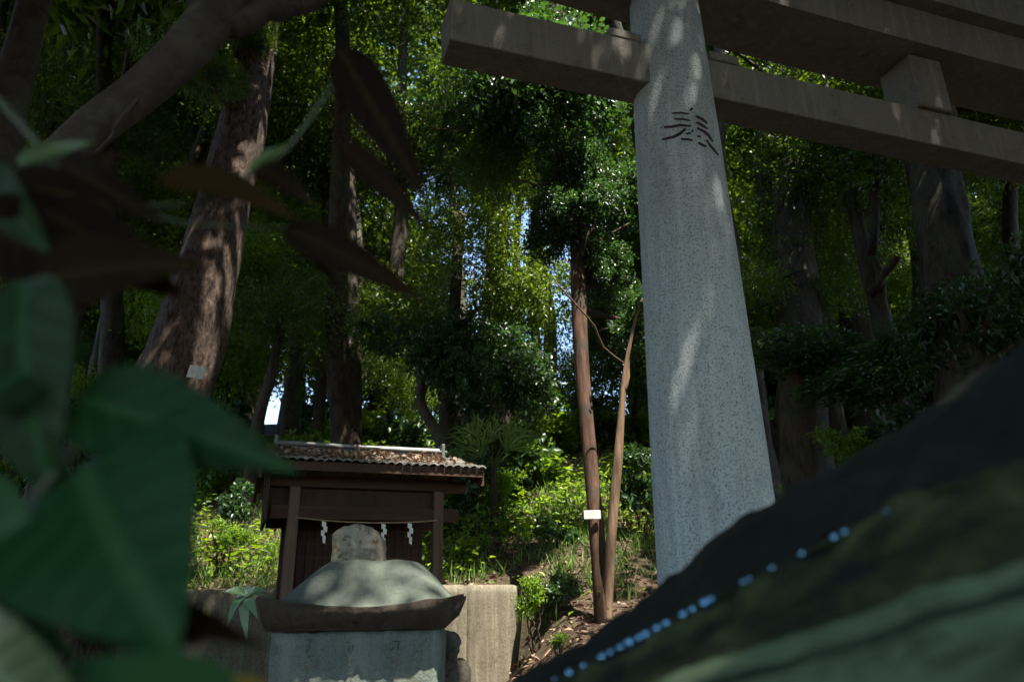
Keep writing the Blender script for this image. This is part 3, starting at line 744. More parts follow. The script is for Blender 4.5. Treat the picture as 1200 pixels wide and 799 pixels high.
# ------------------------------------------------------------------ hero trees
# big shaggy trunk on the left
D = 6.8; path = []
for px, py, wpx in ((70, 720, 120), (130, 590, 106), (176, 500, 92), (214, 420, 82), (240, 330, 70), (262, 240, 60), (285, 150, 52), (300, 60, 47), (318, -80, 46), (330, -260, 38)):
    p = at(px, py, D); dep = (p - EYE).dot(c2w(Vector((0, 0, 1)))); path.append((p, wpx / 2 * dep / F_PX))
b0 = Vector((path[0][0].x - .05, path[0][0].y, ground_h(path[0][0].x, path[0][0].y) - .15)); path = [(b0, path[0][1] * 1.35)] + path
big = tree('shaggy_trunk_tree', b0, None, .4, .1, M['bark_red'], [('a', at(262, 95, 6.35), .17), ('a', at(292, 40, 6.5), .2), ('a', at(235, 70, 6.5), .26), ('a', path[-1][0] + Vector((.3, -.6, 1.2)), 1.5), ('a', path[-1][0] + Vector((-1.8, .3, .4)), 1.4), ('g', path[-1][0] + Vector((1.6, .8, -.6)), 1.2)],
     'large leaning tree with shaggy reddish bark lit by the sun left of the shrine', seed=3, path=path, seg=48, wob=.10)
pl = at(230, 436, 6.35)
MBp = MB(); MBp.box(pl, (.16, .012, .115), Matrix.Rotation(R(12), 3, 'Y') @ Matrix.Rotation(R(-8), 3, 'Z'), b=.002)
plate = MBp.build('tree_plate', M['tag']); tag(plate, 'blank pale plate fixed to the shaggy leaning trunk', 'plate')
# smooth grey leaning tree, close, upper left
D = 2.6; path = []
for px, py, wpx, DD in ((-260, 640, 90, 2.7), (-130, 420, 70, 2.6), (-20, 285, 56, 2.6), (35, 222, 46, 2.6), (110, 150, 46, 2.6), (165, 108, 48, 2.65), (215, 62, 50, 2.7), (255, 15, 54, 2.8), (290, -50, 44, 2.9), (330, -150, 38, 3.0)):
    p = at(px, py, DD); dep = (p - EYE).dot(c2w(Vector((0, 0, 1)))); path.append((p, wpx / 2 * dep / F_PX))
b0 = Vector((path[0][0].x - .15, path[0][0].y, -.1)); path = [(b0, .16)] + path
lim = [(at(262, 30, 2.8), at(350, 5, 3.0), .07, .045), (at(345, 8, 3.0), at(420, -28, 3.2), .045, .03), (at(222, 55, 2.7), at(218, -60, 2.8), .045, .035), (at(165, 108, 2.65), at(110, 180, 2.4), .012, .004)]
lt = tree('smooth_bark_tree', b0, None, .05, .02, M['bark_grey'], [('a', path[-1][0] + Vector((.6, 1.2, 2.6)), 1.1), ('a', path[-1][0] + Vector((-1.6, .4, 2.6)), 1.2)],
     'close smooth grey-brown tree leaning diagonally across the upper left corner', seed=9, path=path, seg=24, wob=.08, limbs=lim)
# second trunk top-left edge
path = []
for px, py, wpx, DD in ((-70, 420, 50, 4), (-30, 280, 46, 4), (2, 180, 40, 4), (20, 80, 36, 4.1), (42, -10, 34, 4.2), (60, -120, 28, 4.3)):
    p = at(px, py, DD); dep = (p - EYE).dot(c2w(Vector((0, 0, 1)))); path.append((p, wpx / 2 * dep / F_PX))
b0 = Vector((path[0][0].x - .2, path[0][0].y, 0)); path = [(b0, .15)] + path
tree('slender_grey_tree', b0, None, .2, .06, M['bark_grey'], [('f', path[-1][0] + Vector((0, 1.2, 1.8)), 1.3)],
     'grey trunk cut off by the top left corner of the picture', seed=12, path=path, seg=20, wob=.08)
# twin slender trees with tag
def px_path(L):
    out = []
    for px, py, wpx, DD in L:
        p = at(px, py, DD); dep = (p - EYE).dot(c2w(Vector((0, 0, 1)))); out.append((p, wpx / 2 * dep / F_PX))
    return out
path = px_path([(708, 735, 24, 6.6), (706, 700, 21, 6.6), (699, 620, 19, 6.7), (690, 520, 17, 6.8), (682, 430, 17, 6.9), (678, 340, 18, 7.0), (676, 250, 16, 7.1), (668, 130, 13, 7.3), (655, 0, 11, 7.5)])
tA = tree('tagged_tree', path[0][0], None, .1, .04, M['bark_orange'], [('g', at(690, 262, 6.9), .34), ('g', at(655, 195, 7.0), .36), ('g', at(712, 330, 7.4), .26), ('g', at(640, 60, 7.2), .42), ('g', at(725, 235, 7.8), .40), ('g', at(640, 130, 7.8), .8), ('g', at(742, 380, 8.3), .36), ('f', at(600, -30, 8), 1.1), ('f', at(560, 170, 8.2), .6)],
     'slender tree with orange-brown bark and a white tag, left of the stone column', seed=21, path=path, seg=20, wob=.08)
tp0 = at(694, 603, 6.59)
tg = MB().box(tp0, (.15, .02, .075), Matrix.Rotation(R(2), 3, 'Z'), b=.003).build('tree_tag', M['tag']); tag(tg, 'small white tag strapped round the slender orange-brown trunk', 'tag')
path = px_path([(711, 730, 12, 6.55), (713, 690, 12, 6.55), (717, 620, 12, 6.5), (724, 540, 11, 6.5), (727, 500, 9, 6.5), (732, 440, 6, 6.5), (741, 390, 4, 6.5), (752, 350, 2, 6.5)])
tree('pale_sapling', path[0][0], None, .04, .02, M['bark_tan'], [('s', at(745, 375, 6.6), .6)], 'thin tan sapling leaning right beside the tagged tree', seed=23, path=path, seg=12, wob=.06, twigs=2)

# right of the column
path = px_path([(955, 640, 74, 8), (948, 560, 62, 8), (940, 480, 54, 8), (938, 400, 50, 8.1), (930, 300, 46, 8.2), (926, 180, 42, 8.4), (915, 0, 36, 8.8)])
path = [(Vector((path[0][0].x, path[0][0].y, ground_h(path[0][0].x, path[0][0].y) - .1)), .42)] + path
tree('thick_dark_tree', path[0][0], None, .3, .15, M['bark_dark'], [('a', at(905, 330, 8.2), .5), ('g', at(930, 420, 7.6), .42, (1.3, 1, .7)), ('a', at(940, 120, 8.8), 1.0)],
     'thick dark trunk standing just right of the stone column', seed=31, path=path, seg=28, wob=.14)
path = px_path([(1066, 560, 26, 7.2), (1052, 480, 24, 7.2), (1040, 400, 24, 7.3), (1022, 330, 20, 7.4), (1005, 260, 17, 7.5), (985, 170, 14, 7.7), (960, 60, 12, 8)])
path = [(Vector((path[0][0].x + .05, path[0][0].y, ground_h(path[0][0].x, path[0][0].y) - .1)), .16)] + path
tree('forked_tree', path[0][0], None, .15, .06, M['bark_dark'], [('a', at(1000, 200, 8), .7), ('g', at(1060, 440, 7.2), .38, (1.6, 1, .6))],
     'dark forked tree with a pale broken branch under the tie beam', seed=33, path=path, seg=16, wob=.1,
     limbs=[(at(1038, 395, 7.3), at(1022, 300, 7.2), .07, .05), (at(1022, 300, 7.2), at(1030, 160, 7.1), .05, .035), (at(1020, 345, 7.3), at(1052, 300, 7.0), .05, .045)])
path = px_path([(1150, 520, 84, 6.2), (1135, 420, 74, 6.3), (1118, 330, 64, 6.4), (1103, 260, 58, 6.5), (1090, 180, 54, 6.7), (1078, 60, 46, 7.0)])
path = [(Vector((path[0][0].x + .08, path[0][0].y, ground_h(path[0][0].x, path[0][0].y) - .1)), .42)] + path
tree('gnarled_dark_tree', path[0][0], None, .3, .15, M['bark_dark'], [('g', at(1130, 380, 6.0), .45), ('a', at(1140, 60, 7.4), .9)],
     'gnarled dark trunk leaning left at the right side under the tie beam', seed=35, path=path, seg=30, wob=.2)
path = px_path([(1196, 460, 20, 9), (1190, 350, 18, 9), (1184, 250, 16, 9), (1190, 100, 13, 9.2)])
path = [(Vector((path[0][0].x, path[0][0].y, ground_h(path[0][0].x, path[0][0].y) - .1)), .14)] + path
tree('edge_tree', path[0][0], None, .1, .05, M['bark_dark'], [('f', at(1180, 150, 9.5), .9)], 'thin dark trunk at the far right edge of the picture', seed=37, path=path, seg=12, wob=.1)
# mid background trunks behind the shrine
for k, (name, lab, L, crowns) in enumerate([
    ('straight_dark_tree', 'straight dark trunk rising behind the left half of the shrine roof', [(413, 520, 24, 11), (412, 430, 22, 11), (410, 340, 20, 11.2), (408, 200, 16, 11.5), (400, 60, 12, 12)], [('a', at(400, 120, 12), 1.2), ('f', at(440, 420, 11.5), .55)]),
    ('thin_dark_tree', 'thin dark trunk left of the straight one behind the shrine roof', [(372, 520, 15, 12), (377, 440, 13, 12), (380, 350, 12, 12.2), (384, 200, 10, 12.6)], [('a', at(380, 160, 13), 1.2)]),
    ('curved_pale_tree', 'small pale trunk with a curved stem behind the shrine ridge', [(518, 530, 15, 10), (508, 500, 13, 10), (493, 470, 11, 10), (497, 420, 9, 10)], [('g', at(505, 420, 10), .55)]),
    ('twin_stem_tree', 'brown twin-stemmed tree beyond the right end of the shrine roof', [(522, 540, 20, 10.5), (524, 480, 18, 10.5), (530, 400, 15, 10.6), (540, 250, 12, 11)], [('g', at(550, 440, 10.3), .6), ('a', at(590, 330, 11), .8)]),
    ('bent_tree', 'thin tree bending right above the left end of the shrine', [(298, 520, 15, 10), (306, 480, 13, 10), (318, 440, 11, 10), (330, 380, 9, 10)], [('f', at(335, 350, 10.5), .7)]),
]):
    path = px_path(L); path = [(Vector((path[0][0].x, path[0][0].y, ground_h(path[0][0].x, path[0][0].y) - .1)), path[0][1] * 1.2)] + path
    tree(name, path[0][0], None, path[0][1], .03, M['bark_dark'] if k != 2 else M['bark_grey'], crowns, lab, seed=50 + k, path=path, seg=12, wob=.12)

# ------------------------------------------------------------------ forest fill
HOLES = [(522, 285, 30), (348, 492, 34), (470, 60, 4), (575, 370, 6), (422, 25, 8), (1125, 228, 8), (690, 385, 4)]
LAND = [(90, 'behind the dark leaves at the left edge'), (230, 'behind the shaggy leaning trunk'), (350, 'just right of the shaggy leaning trunk'), (470, 'above the shrine roof'), (600, 'above the right end of the shrine roof'),
        (740, 'behind the tagged tree'), (880, 'behind the round stone column'), (990, 'behind the thick dark trunk'), (1110, 'behind the forked tree'), (1400, 'behind the gnarled trunk at the right edge')]
GRP = [(300, 'left of the shrine'), (620, 'above the shrine'), (900, 'behind the column'), (9999, 'right of the column')]
def zone(px, D, py=None):
    land = next(l for x, l in LAND if px < x + 60); grp = next(l for x, l in GRP if px < x)
    far = 'farthest' if D > 27.5 else 'far' if D > 19 else 'mid-distance' if D > 13.5 else 'nearer'
    hi = '' if py is None else ('high-crowned ' if py < 100 else '' if py < 340 else 'low-crowned ')
    return '%s %sforest tree %s' % (far, hi, land), 'forest trees ' + grp
fi = 0
def fill_layer(D0, D1, nxc, nyc, smin, smax, kinds, prob, y0=-120, y1=620, x0=-120, x1=1320):
    global fi
    rnd.seed(int(D0 * 10) + 3)
    for j in range(nyc):
        for i in range(nxc):
            if rnd.random() > prob: continue
            px = x0 + (x1 - x0) * (i + rnd.uniform(.05, .95)) / nxc; py = y0 + (y1 - y0) * (j + rnd.uniform(.05, .95)) / nyc
            D = rnd.uniform(D0, D1); s_ = rnd.uniform(smin, smax); p = at(px, py, D); g = ground_h(p.x, p.y)
            rp = s_ * 1.5 * F_PX / (D * 1.05)
            if any(math.hypot(px - hx, py - hy) < hr + rp * .72 for hx, hy, hr in HOLES): continue
            if p.z < g + .5: continue
            if blocks(p, s_): continue
            kd = rnd.choice(kinds); lab, grp = zone(px, D, py)
            bx, by = p.x + rnd.uniform(-.5, .5), p.y + rnd.uniform(0, .6); b = Vector((bx, by, ground_h(bx, by)))
            hgt = p.z - b.z; r0 = .03 + .016 * hgt + .01 * s_
            fi += 1
            tree('forest_tree', b, p + Vector((0, 0, s_ * .5)), r0, r0 * .35, rnd.choice((M['bark_dark'], M['bark_dark'], M['bark_grey'])), [(kd, p, s_)], lab, grp, seed=200 + fi, seg=9, twigs=4)
fill_layer(28, 34, 9, 5, 2.5, 3.2, 'hha', 1.0, y0=-60)
fill_layer(20, 27, 10, 6, 1.5, 2.3, 'aafh', 1.0)
fill_layer(14, 18, 10, 6, 1.0, 1.6, 'aaffb', .85)
fill_layer(9.5, 13, 9, 5, .7, 1.05, 'afgb', .62, y0=-100)
# unseen overhead canopy added to block sun and sky (tall trees around and above the camera)
rnd.seed(77)
for k, (x, y, z, s_, kd) in enumerate([(-3.5, -1.0, 8.5, 1.7, 'h'), (-.6, -1.4, 8.6, 1.6, 'h'), (1.9, -1.0, 8.8, 1.6, 'h'), (4.6, -1.2, 8.6, 1.7, 'h'), (-2.4, 2.2, 9.5, 1.5, 'm'), (1.2, 2.4, 9.6, 1.4, 'm'), (4.7, 1.5, 9.2, 1.35, 'm'), (-5.6, 2.4, 9.4, 1.8, 'h'),
        (.0, .8, 9.6, 1.0, 'h'), (2.6, .6, 9.8, 1.3, 'h'), (-1.0, 5.2, 10, 1.2, 'm'), (4.6, 5.0, 9.8, 1.7, 'a'), (-4.6, 5.2, 10, 1.7, 'h'), (-6.5, -1.5, 9, 1.8, 'h'), (7.4, -1.6, 9, 1.8, 'h'), (-1.5, -4.8, 7.5, 1.8, 'h'), (2.2, -4.6, 7.5, 1.8, 'h'), (-8.0, 5.5, 10, 1.8, 'h'), (7.6, 5.0, 10, 1.8, 'h'),
        (-5, -5, 6.5, 1.7, 'h'), (5.6, -5, 6.5, 1.8, 'h'), (-9, -3, 5.5, 1.6, 'a'), (9.5, -3, 5.5, 1.6, 'a'), (-9, 2, 5.5, 1.6, 'h'), (10, 2, 5.5, 1.6, 'h'),
        (-6.5, 8.6, 12.5, 1.8, 'h'), (-2.9, 8.4, 12.6, 1.6, 'm'), (.8, 8.4, 12.8, 1.6, 'h'), (4.2, 8.2, 12.4, 1.8, 'h'), (8.0, 8.2, 12.2, 1.9, 'h'), (-9, 12.4, 16, 2, 'h'), (-4.5, 12.4, 16, 1.8, 'm'), (-.3, 12.6, 16.5, 1.6, 'm'), (4, 12.4, 16, 2., 'm'), (8.6, 12.4, 16, 2., 'm'), (11.5, 8.0, 12.5, 2, 'h'), (13, 12, 15, 2.2, 'h'), (7.5, 5.2, 8.8, 1.6, 'h'), (-7, 16, 20, 2.4, 'h'), (2, 16, 21, 2.4, 'm'), (9, 16, 20, 2.4, 'h'), (.2, 3.4, 9.9, 1.3, 'h'), (6.6, 0.2, 9.2, 1.6, 'h')]):
    bx, by = x + rnd.uniform(-.6, .6), y
    if by >= 8: by += 2.5; bx = 3.0 if (x, y) == (.8, 8.4) else bx
    elif abs(bx) < 5 and by > -3: by = -2.6 - .1 * k; bx = x + math.copysign(1.6, x)
    elif by > -.5: bx = math.copysign(max(abs(bx), by * .95 + 1.8), bx)
    lab = 'unseen tall tree added to shade the clearing from overhead'; grp = 'unseen trees added to shade the clearing'
    if by > 9: lab = 'tall canopy tree ' + next(l for xx, l in LAND if 600 + 870 * bx / by < xx + 60 or xx == 1400); grp = 'tall canopy trees on the slope'
    tree('shade_canopy_tree', (bx, by, ground_h(bx, by)), (x, y, z - .6), .2, .08, M['bark_dark'], [(kd, (x, y, z), s_)], lab, grp, seed=400 + k, seg=10, twigs=4)

# ------------------------------------------------------------------ undergrowth
rnd.seed(78)
def bush(px, py, D, s_, kind, label, group=None, name='shrub'):
    p = at(px, py, D); g = ground_h(p.x, p.y); t = empty(name, (p.x, p.y, g), label=label, cat='shrub', group=group)
    mb = MB(); rr = random.Random(int(px * 7 + py)); c = Vector((p.x, p.y, max(p.z, g + .2 * s_)))
    for k in range(6):
        e = c + Vector((rr.uniform(-1, 1), rr.uniform(-1, 1), rr.uniform(-.3, .7))) * .35 * s_; limb_tube(mb, (p.x, p.y, g - .03), e, .010, .004, k, .1, 6, 8)
    mb.build('stem', M['bark_dark'], t, True); add_crown(t, kind, c, s_, name='foliage'); return t
bush(625, 697, 6.9, .42, 'sb', 'bright green leafy shrub on the litter slope between wall and tagged tree')
bush(655, 690, 7.2, .38, 's', 'darker shrub touching the bright one left of the tagged tree')
bush(655, 752, 5.6, .16, 'sb', 'tiny green seedling low on the leaf litter slope', name='seedling')
bush(650, 640, 8.6, .55, 's', 'dark shrub on the bank above the slope left of the tagged tree')
bush(590, 575, 9.5, .7, 'sb', 'sunny shrub behind the right end of the shrine')
bush(560, 640, 8.3, .5, 'sb', 'light green shrub on the bank just right of the shrine post')
bush(750, 560, 8.6, .8, 's', 'glossy dark shrub against the left side of the stone column')
bush(265, 620, 7.9, .45, 'sb', 'small green shrub on the bank left of the shrine')
bush(285, 590, 8.8, .6, 's', 'dark shrub below the shrine eave on the left bank')
bush(60, 520, 5.5, .9, 's', 'dark broadleaf shrub at the left edge behind the foreground leaves')
bush(110, 560, 5.0, .7, 's', 'glossy shrub below the shaggy trunk behind the foreground leaves')
bush(985, 520, 7.2, .7, 'sb', 'sunlit shrub between the thick dark trunk and the forked tree')
bush(1090, 500, 6.8, .8, 's', 'dark shrub above the mossy boulder under the gnarled trunk')
for k in range(46):
    px = rnd.uniform(-60, 1260); D = rnd.uniform(9, 17); p = gat(px, D)
    q = p + Vector((0, 0, .35)); lab, grp = zone(px, D)
    t = empty('undergrowth_bush', p, label=lab.replace('forest tree', 'low bush'), cat='bush', group=grp.replace('forest trees', 'low bushes'))
    mb = MB(); [limb_tube(mb, p - Vector((0, 0, .03)), q + Vector((rnd.uniform(-.4, .4), rnd.uniform(-.4, .4), rnd.uniform(0, .5))), .012, .004, k + i, .1, 5, 6) for i in range(4)]
    mb.build('stem', M['bark_dark'], t, True); add_crown(t, rnd.choice(('s', 'sb', 's')), q, rnd.uniform(.9, 1.8), name='foliage')

# palm spray behind the shrine
pp = at(578, 545, 9.0); pb = Vector((pp.x, pp.y, ground_h(pp.x, pp.y)))
palm = empty('fan_palm', pb, label='small fan palm with spread bright green fronds behind the shrine', cat='palm')
mb = MB(); mb.tube([pb - Vector((0, 0, .05)), pb + Vector((.01, 0, (pp.z - pb.z) * .5)), pp], [.05, .045, .04], 10, .2); mb.build('trunk', M['bark_dark'], palm, True)
for k in range(11):
    rr = random.Random(k + 3); az = -1.5 + k * .3 + rr.uniform(-.2, .2); el = rr.uniform(.1, 1.25)
    dr = Vector((math.sin(az) * math.cos(el), -.5 * math.cos(az) * rr.uniform(.2, 1), math.sin(el))).normalized(); hub = pp + dr * rr.uniform(.2, .42)
    V = []; Fc = []; n = rr.randint(11, 16); sd_ = dr.cross(Vector((rr.uniform(-.5, .5), -1, .2))).normalized(); dn = dr.cross(sd_)
    for i in range(n):
        a = (i - (n - 1) / 2) / n * rr.uniform(2.0, 2.5) + rr.uniform(-.08, .08); d = (dr * math.cos(a) + sd_ * math.sin(a) + dn * rr.uniform(-.25, .25)).normalized(); L = rr.uniform(.28, .50); s_ = d.cross(Vector((0, -1, .3))).normalized() * rr.uniform(.007, .012)
        e = hub + d * L + Vector((0, 0, -rr.uniform(.06, .2))); mdl = hub + d * L * .6 + Vector((0, -.01, -.01)); b = len(V)
        V += [hub, mdl - s_, mdl + s_, e]; Fc += [(b, b + 1, b + 2), (b + 1, b + 3, b + 2)]
    o = mesh_obj('frond', V, Fc, M['grass'], palm, False, {'rnd': ('FACE', 'FLOAT', [rr.uniform(.4, 1) for _ in Fc])})
    MBs = MB().tube([pp, pp + dr * .1, hub], .006, 6); MBs.build('stalk', M['twig'], o)

# grass and litter and ground cover as masses
def ground_pts(n, test, x0=-4.5, x1=5, y0=3, y1=16):
    out = []
    while len(out) < n:
        x, y = rnd.uniform(x0, x1), rnd.uniform(y0, y1)
        if rnd.random() < test(x, y): out.append((x, y, ground_h(x, y)))
    return np.array(out)
def not_built(x, y):
    if abs(y - wall_y(x)) < .14 and x < .2: return 0
    if -1.9 < x < -.4 and 5.7 < y < 6.9: return 0
    return 1
# fallen leaves
P = ground_pts(15000, lambda x, y: not_built(x, y) * (1 if y < 9.5 else .5), y1=15)
n = len(P); P[:, 2] += npr.uniform(.004, .03, n); d = unit(n) * [1, 1, .25]; d /= np.linalg.norm(d, axis=1, keepdims=True)
nn = npr.normal(size=(n, 3)) * .45; nn[:, 2] += 1; L = npr.uniform(.04, .10, n)
V, F, pf = leaf_arrays(P, d, nn, L, L * .5); me = tri_mesh('fallen_leaves', V, F, M['litter'], np.repeat(npr.uniform(0, 1, n) ** 1.4, pf))
o = bpy.data.objects.new('fallen_leaves', me); col.objects.link(o); tag(o, 'brown dry leaf litter covering the slope beside the wall', 'leaf litter', kind='stuff')
# leaf litter lying on the shrine roof
rp_ = []
for k in range(520):
    x = rnd.uniform(-RW, RW * .75) if rnd.random() < .8 else rnd.uniform(-RW, RW); t = rnd.uniform(0.02, .9) ** .8
    y = ey0 - .03 + (eyr - ey0) * t; z = ez + .085 + (rzz - ez) * t - .02 * math.sin(math.pi * t); rp_.append(sp_(x, y, z))
P = np.array([tuple(p) for p in rp_]); n = len(P); d = unit(n) * [1, 1, .3]; d /= np.linalg.norm(d, axis=1, keepdims=True); nn = npr.normal(size=(n, 3)) * .5; nn[:, 2] += 1
L = npr.uniform(.035, .08, n); V, F, pf = leaf_arrays(P, d, nn, L, L * .55)
me = tri_mesh('roof_litter', V, F, M['litter'], np.repeat(npr.uniform(.3, 1, n), pf)); o = bpy.data.objects.new('roof_litter', me); col.objects.link(o)
tag(o, 'dry leaves scattered over the shrine roof tiles', 'leaf litter', kind='stuff')
# grass on the bank
def gdens(x, y):
    q = 1.0 if y > wall_y(x) + .12 or x > .25 else 0
    return q * (.25 + .75 * (mnoise.noise(Vector((x * .9, y * .9, 30))) > -.05)) * (1 if y > 7.3 else .06)
P = ground_pts(11000, gdens, -3.5, 3.5, 6.5, 12); n = len(P)
d = npr.normal(size=(n, 3)) * .5; d[:, 2] += 1; d /= np.linalg.norm(d, axis=1, keepdims=True); nn = npr.normal(size=(n, 3)); nn[:, 2] *= .3
L = npr.uniform(.07, .24, n); V, F, pf = leaf_arrays(P, d, nn, L, npr.uniform(.006, .013, n))
me = tri_mesh('bank_grass', V, F, M['grass'], np.repeat(npr.uniform(0, 1, n), pf)); o = bpy.data.objects.new('bank_grass', me); col.objects.link(o)
tag(o, 'tall bright green grass and weeds on the bank behind the shrine', 'grass', kind='stuff')
P = ground_pts(26000, lambda x, y: (y > wall_y(x) + .15 or x > .4) * (mnoise.noise(Vector((x * .7, y * .7, 60))) > -.1) * (1 if y > 7.6 else .05), -6, 7, 6.5, 17); n = len(P); P[:, 2] += npr.uniform(.03, .3, n)
d = unit(n) * [1, 1, .4]; d /= np.linalg.norm(d, axis=1, keepdims=True); nn = npr.normal(size=(n, 3)) * .5; nn[:, 2] += 1; L = npr.uniform(.05, .11, n)
V, F, pf = leaf_arrays(P, d, nn, L, L * .5); me = tri_mesh('ground_cover', V, F, M['leaf_bright'], np.repeat(npr.uniform(0, 1, n), pf)); o = bpy.data.objects.new('ground_cover', me); col.objects.link(o)
tag(o, 'leafy green ground cover creeping over the wooded slope', 'ground cover', kind='stuff')
# fallen twigs on the slope
mb = MB()
tw = empty('fallen_branch', gat(600, 5.6), label='dry curved branch lying on the leaf litter slope', cat='branch')
a, b = gat(560, 5.2), gat(650, 6.3); mb.tube(*spline([(a + Vector((0, 0, .03)), .012), (a.lerp(b, .5) + Vector((0, 0, .06)), .010), (b + Vector((0, 0, .02)), .006)], 10), seg=7, wob=.2); mb.build('stick', M['bark_tan'], tw, True)

# ------------------------------------------------------------------ plant left of the monument
def blade_leaf(base, tip, width, nrm, mat, name, parent, curl=.15, fold=.25, nseg=12, rv=.5, shape=(.55, .9)):
    base, tip = Vector(base), Vector(tip); d = tip - base; L = d.length; d.normalize(); nrm = Vector(nrm); side = d.cross(nrm).normalized(); up = side.cross(d).normalized()
    V = []; UV = []; m_ = 4; rr = random.Random(int(L * 1e5))
    ph = rr.uniform(0, 6)
    for i in range(nseg + 1):
        t = i / nseg; wv = width / 2 * (math.sin(math.pi * t ** shape[0]) ** shape[1]) if 0 < t < 1 else .0005
        for j in range(-m_, m_ + 1):
            s_ = j / m_
            p = base + d * L * t + side * wv * s_ + up * (abs(s_) * wv * fold + curl * L * math.sin(math.pi * t) * .5 - curl * L * t * t * .4 + .03 * width * math.sin(9 * t + ph) * abs(s_))
            V.append(p); UV.append((s_ * .5 * (wv / (width / 2) + .001), t, 0))
    w_ = 2 * m_ + 1
    F = [(i * w_ + j, i * w_ + j + 1, (i + 1) * w_ + j + 1, (i + 1) * w_ + j) for i in range(nseg) for j in range(2 * m_)]
    # thickness
    nV = len(V); th = up * .0005
    V2 = V + [v - th for v in V]; F2 = F + [tuple(nV + k for k in reversed(q)) for q in F]
    o = mesh_obj(name, V2, F2, mat, parent, True, {'rnd': ('POINT', 'FLOAT', [rv] * len(V2)), 'uvw': ('POINT', 'FLOAT_VECTOR', UV + UV)}); return o
pb = at(290, 745, 3.9); pb = Vector((pb.x, pb.y, ground_h(pb.x, pb.y)))
pl_ = empty('broadleaf_plant', pb, label='young plant with long pale green leaves left of the green monument', cat='plant')
hub = at(288, 700, 3.9); MB().tube(*spline([(pb, .008), (pb.lerp(hub, .5) + Vector((.01, 0, 0)), .007), (hub, .005)], 10), seg=8).build('stem', M['twig'], pl_, True)
for k, (tx, ty, dD, wd) in enumerate([(262, 692, -.1, .04), (312, 690, -.05, .035), (265, 730, -.15, .035), (301, 722, -.1, .035), (272, 712, .1, .04), (318, 700, .12, .03), (288, 748, -.12, .035), (296, 684, .05, .03)]):
    blade_leaf(hub + Vector((0, 0, rnd.uniform(-.03, .02))), at(tx, ty, 3.9 + dD), wd * 1.5, (rnd.uniform(-.3, .3), -.9, .8), M['leaf_pale'], 'leaf', pl_, .25, .2, rv=.4 + .07 * k)

# ------------------------------------------------------------------ mossy boulder, close on the right
rows = [  # (photo pixel column list -> y, distance) for a few stations left to right
    # station: A silhouette, B hump, bead line, moss lower, band top, band low, groove low, front
    (560, [(828, 1.15), (835, 1.02), (850, .90), (862, .80), (880, .70), (890, .66), (896, .64), (960, .5)]),
    (600, [(800, 1.15), (808, 1.02), (826, .90), (842, .80), (868, .70), (882, .66), (888, .64), (950, .5)]),
    (700, [(742, 1.10), (750, .98), (776, .85), (800, .76), (838, .66), (856, .62), (864, .60), (930, .46)]),
    (800, [(668, 1.04), (685, .92), (724, .80), (748, .72), (782, .62), (804, .585), (814, .57), (900, .42)]),
    (870, [(602, 1.00), (625, .88), (686, .76), (712, .68), (762, .585), (786, .55), (798, .54), (890, .40)]),
    (940, [(566, .95), (590, .84), (652, .72), (684, .64), (740, .55), (765, .515), (779, .505), (880, .37)]),
    (1010, [(528, .90), (552, .79), (617, .68), (655, .60), (716, .52), (743, .49), (758, .48), (868, .35)]),
    (1080, [(484, .85), (510, .75), (584, .64), (628, .565), (690, .49), (719, .46), (736, .45), (855, .33)]),
    (1150, [(436, .80), (465, .70), (562, .60), (608, .53), (672, .46), (699, .435), (716, .425), (842, .31)]),
    (1230, [(384, .75), (414, .66), (542, .56), (590, .50), (650, .43), (676, .41), (694, .40), (830, .29)]),
    (1330, [(320, .70), (352, .62), (515, .53), (565, .47), (626, .41), (652, .39), (670, .38), (815, .27)]),
    (1460, [(240, .66), (272, .58), (480, .50), (532, .44), (595, .385), (622, .37), (640, .36), (800, .25)])]
def interp_rows(px):
    xs = [r_[0] for r_ in rows]; out = []
    for k in range(8): out.append((np.interp(px, xs, [r_[1][k][0] for r_ in rows]), np.interp(px, xs, [r_[1][k][1] for r_ in rows])))
    return out
NS = 110; grid = []; zones = []
for i in range(NS + 1):
    px = 560 + 900 * i / NS; R8 = interp_rows(px); line = []
    for k in range(7):
        for q in range(6):
            t = q / 6; y = R8[k][0] + (R8[k + 1][0] - R8[k][0]) * t; D = R8[k][1] + (R8[k + 1][1] - R8[k][1]) * t; line.append((px, y, D, k))
    line.append((px, R8[7][0], R8[7][1], 6)); pts = []
    for (a, y, D, k) in line:
        p = at(a, y, D); amp = (.011 if k < 2 else .011) if k < 4 else .0025
        p = p + Vector((mnoise.noise(p * 20) + .12 * mnoise.noise(p * 75 + Vector((3, 0, 0))), mnoise.noise(p * 22 + Vector((7, 0, 0))), mnoise.noise(p * 20 + Vector((0, 7, 0))) + .6 * mnoise.noise(p * 60))) * amp
        pts.append(p)
    if i == 0: zones = [l[3] for l in line]
    bottom_back = Vector((pts[0].x + .15, pts[0].y + .12, -.1)); bottom_front = Vector((pts[-1].x, pts[-1].y, -.1))
    pts = [bottom_back, (bottom_back * .4 + pts[0] * .6) + Vector((0, .06, 0))] + pts + [bottom_front]
    grid.append(pts)
zones = [0, 0] + zones + [6]
W_ = len(grid[0]); V = [p for g in grid for p in g]; F = []; mi = []
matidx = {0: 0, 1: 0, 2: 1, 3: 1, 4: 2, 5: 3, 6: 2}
for i in range(NS):
    for j in range(W_ - 1):
        F.append((i * W_ + j, (i + 1) * W_ + j, (i + 1) * W_ + j + 1, i * W_ + j + 1)); mi.append(matidx[zones[j]])
    F.append((i * W_ + W_ - 1, (i + 1) * W_ + W_ - 1, (i + 1) * W_, i * W_)); mi.append(0)
F.append(tuple(range(W_))); mi.append(0); F.append(tuple(reversed(range(NS * W_, (NS + 1) * W_)))); mi.append(0)
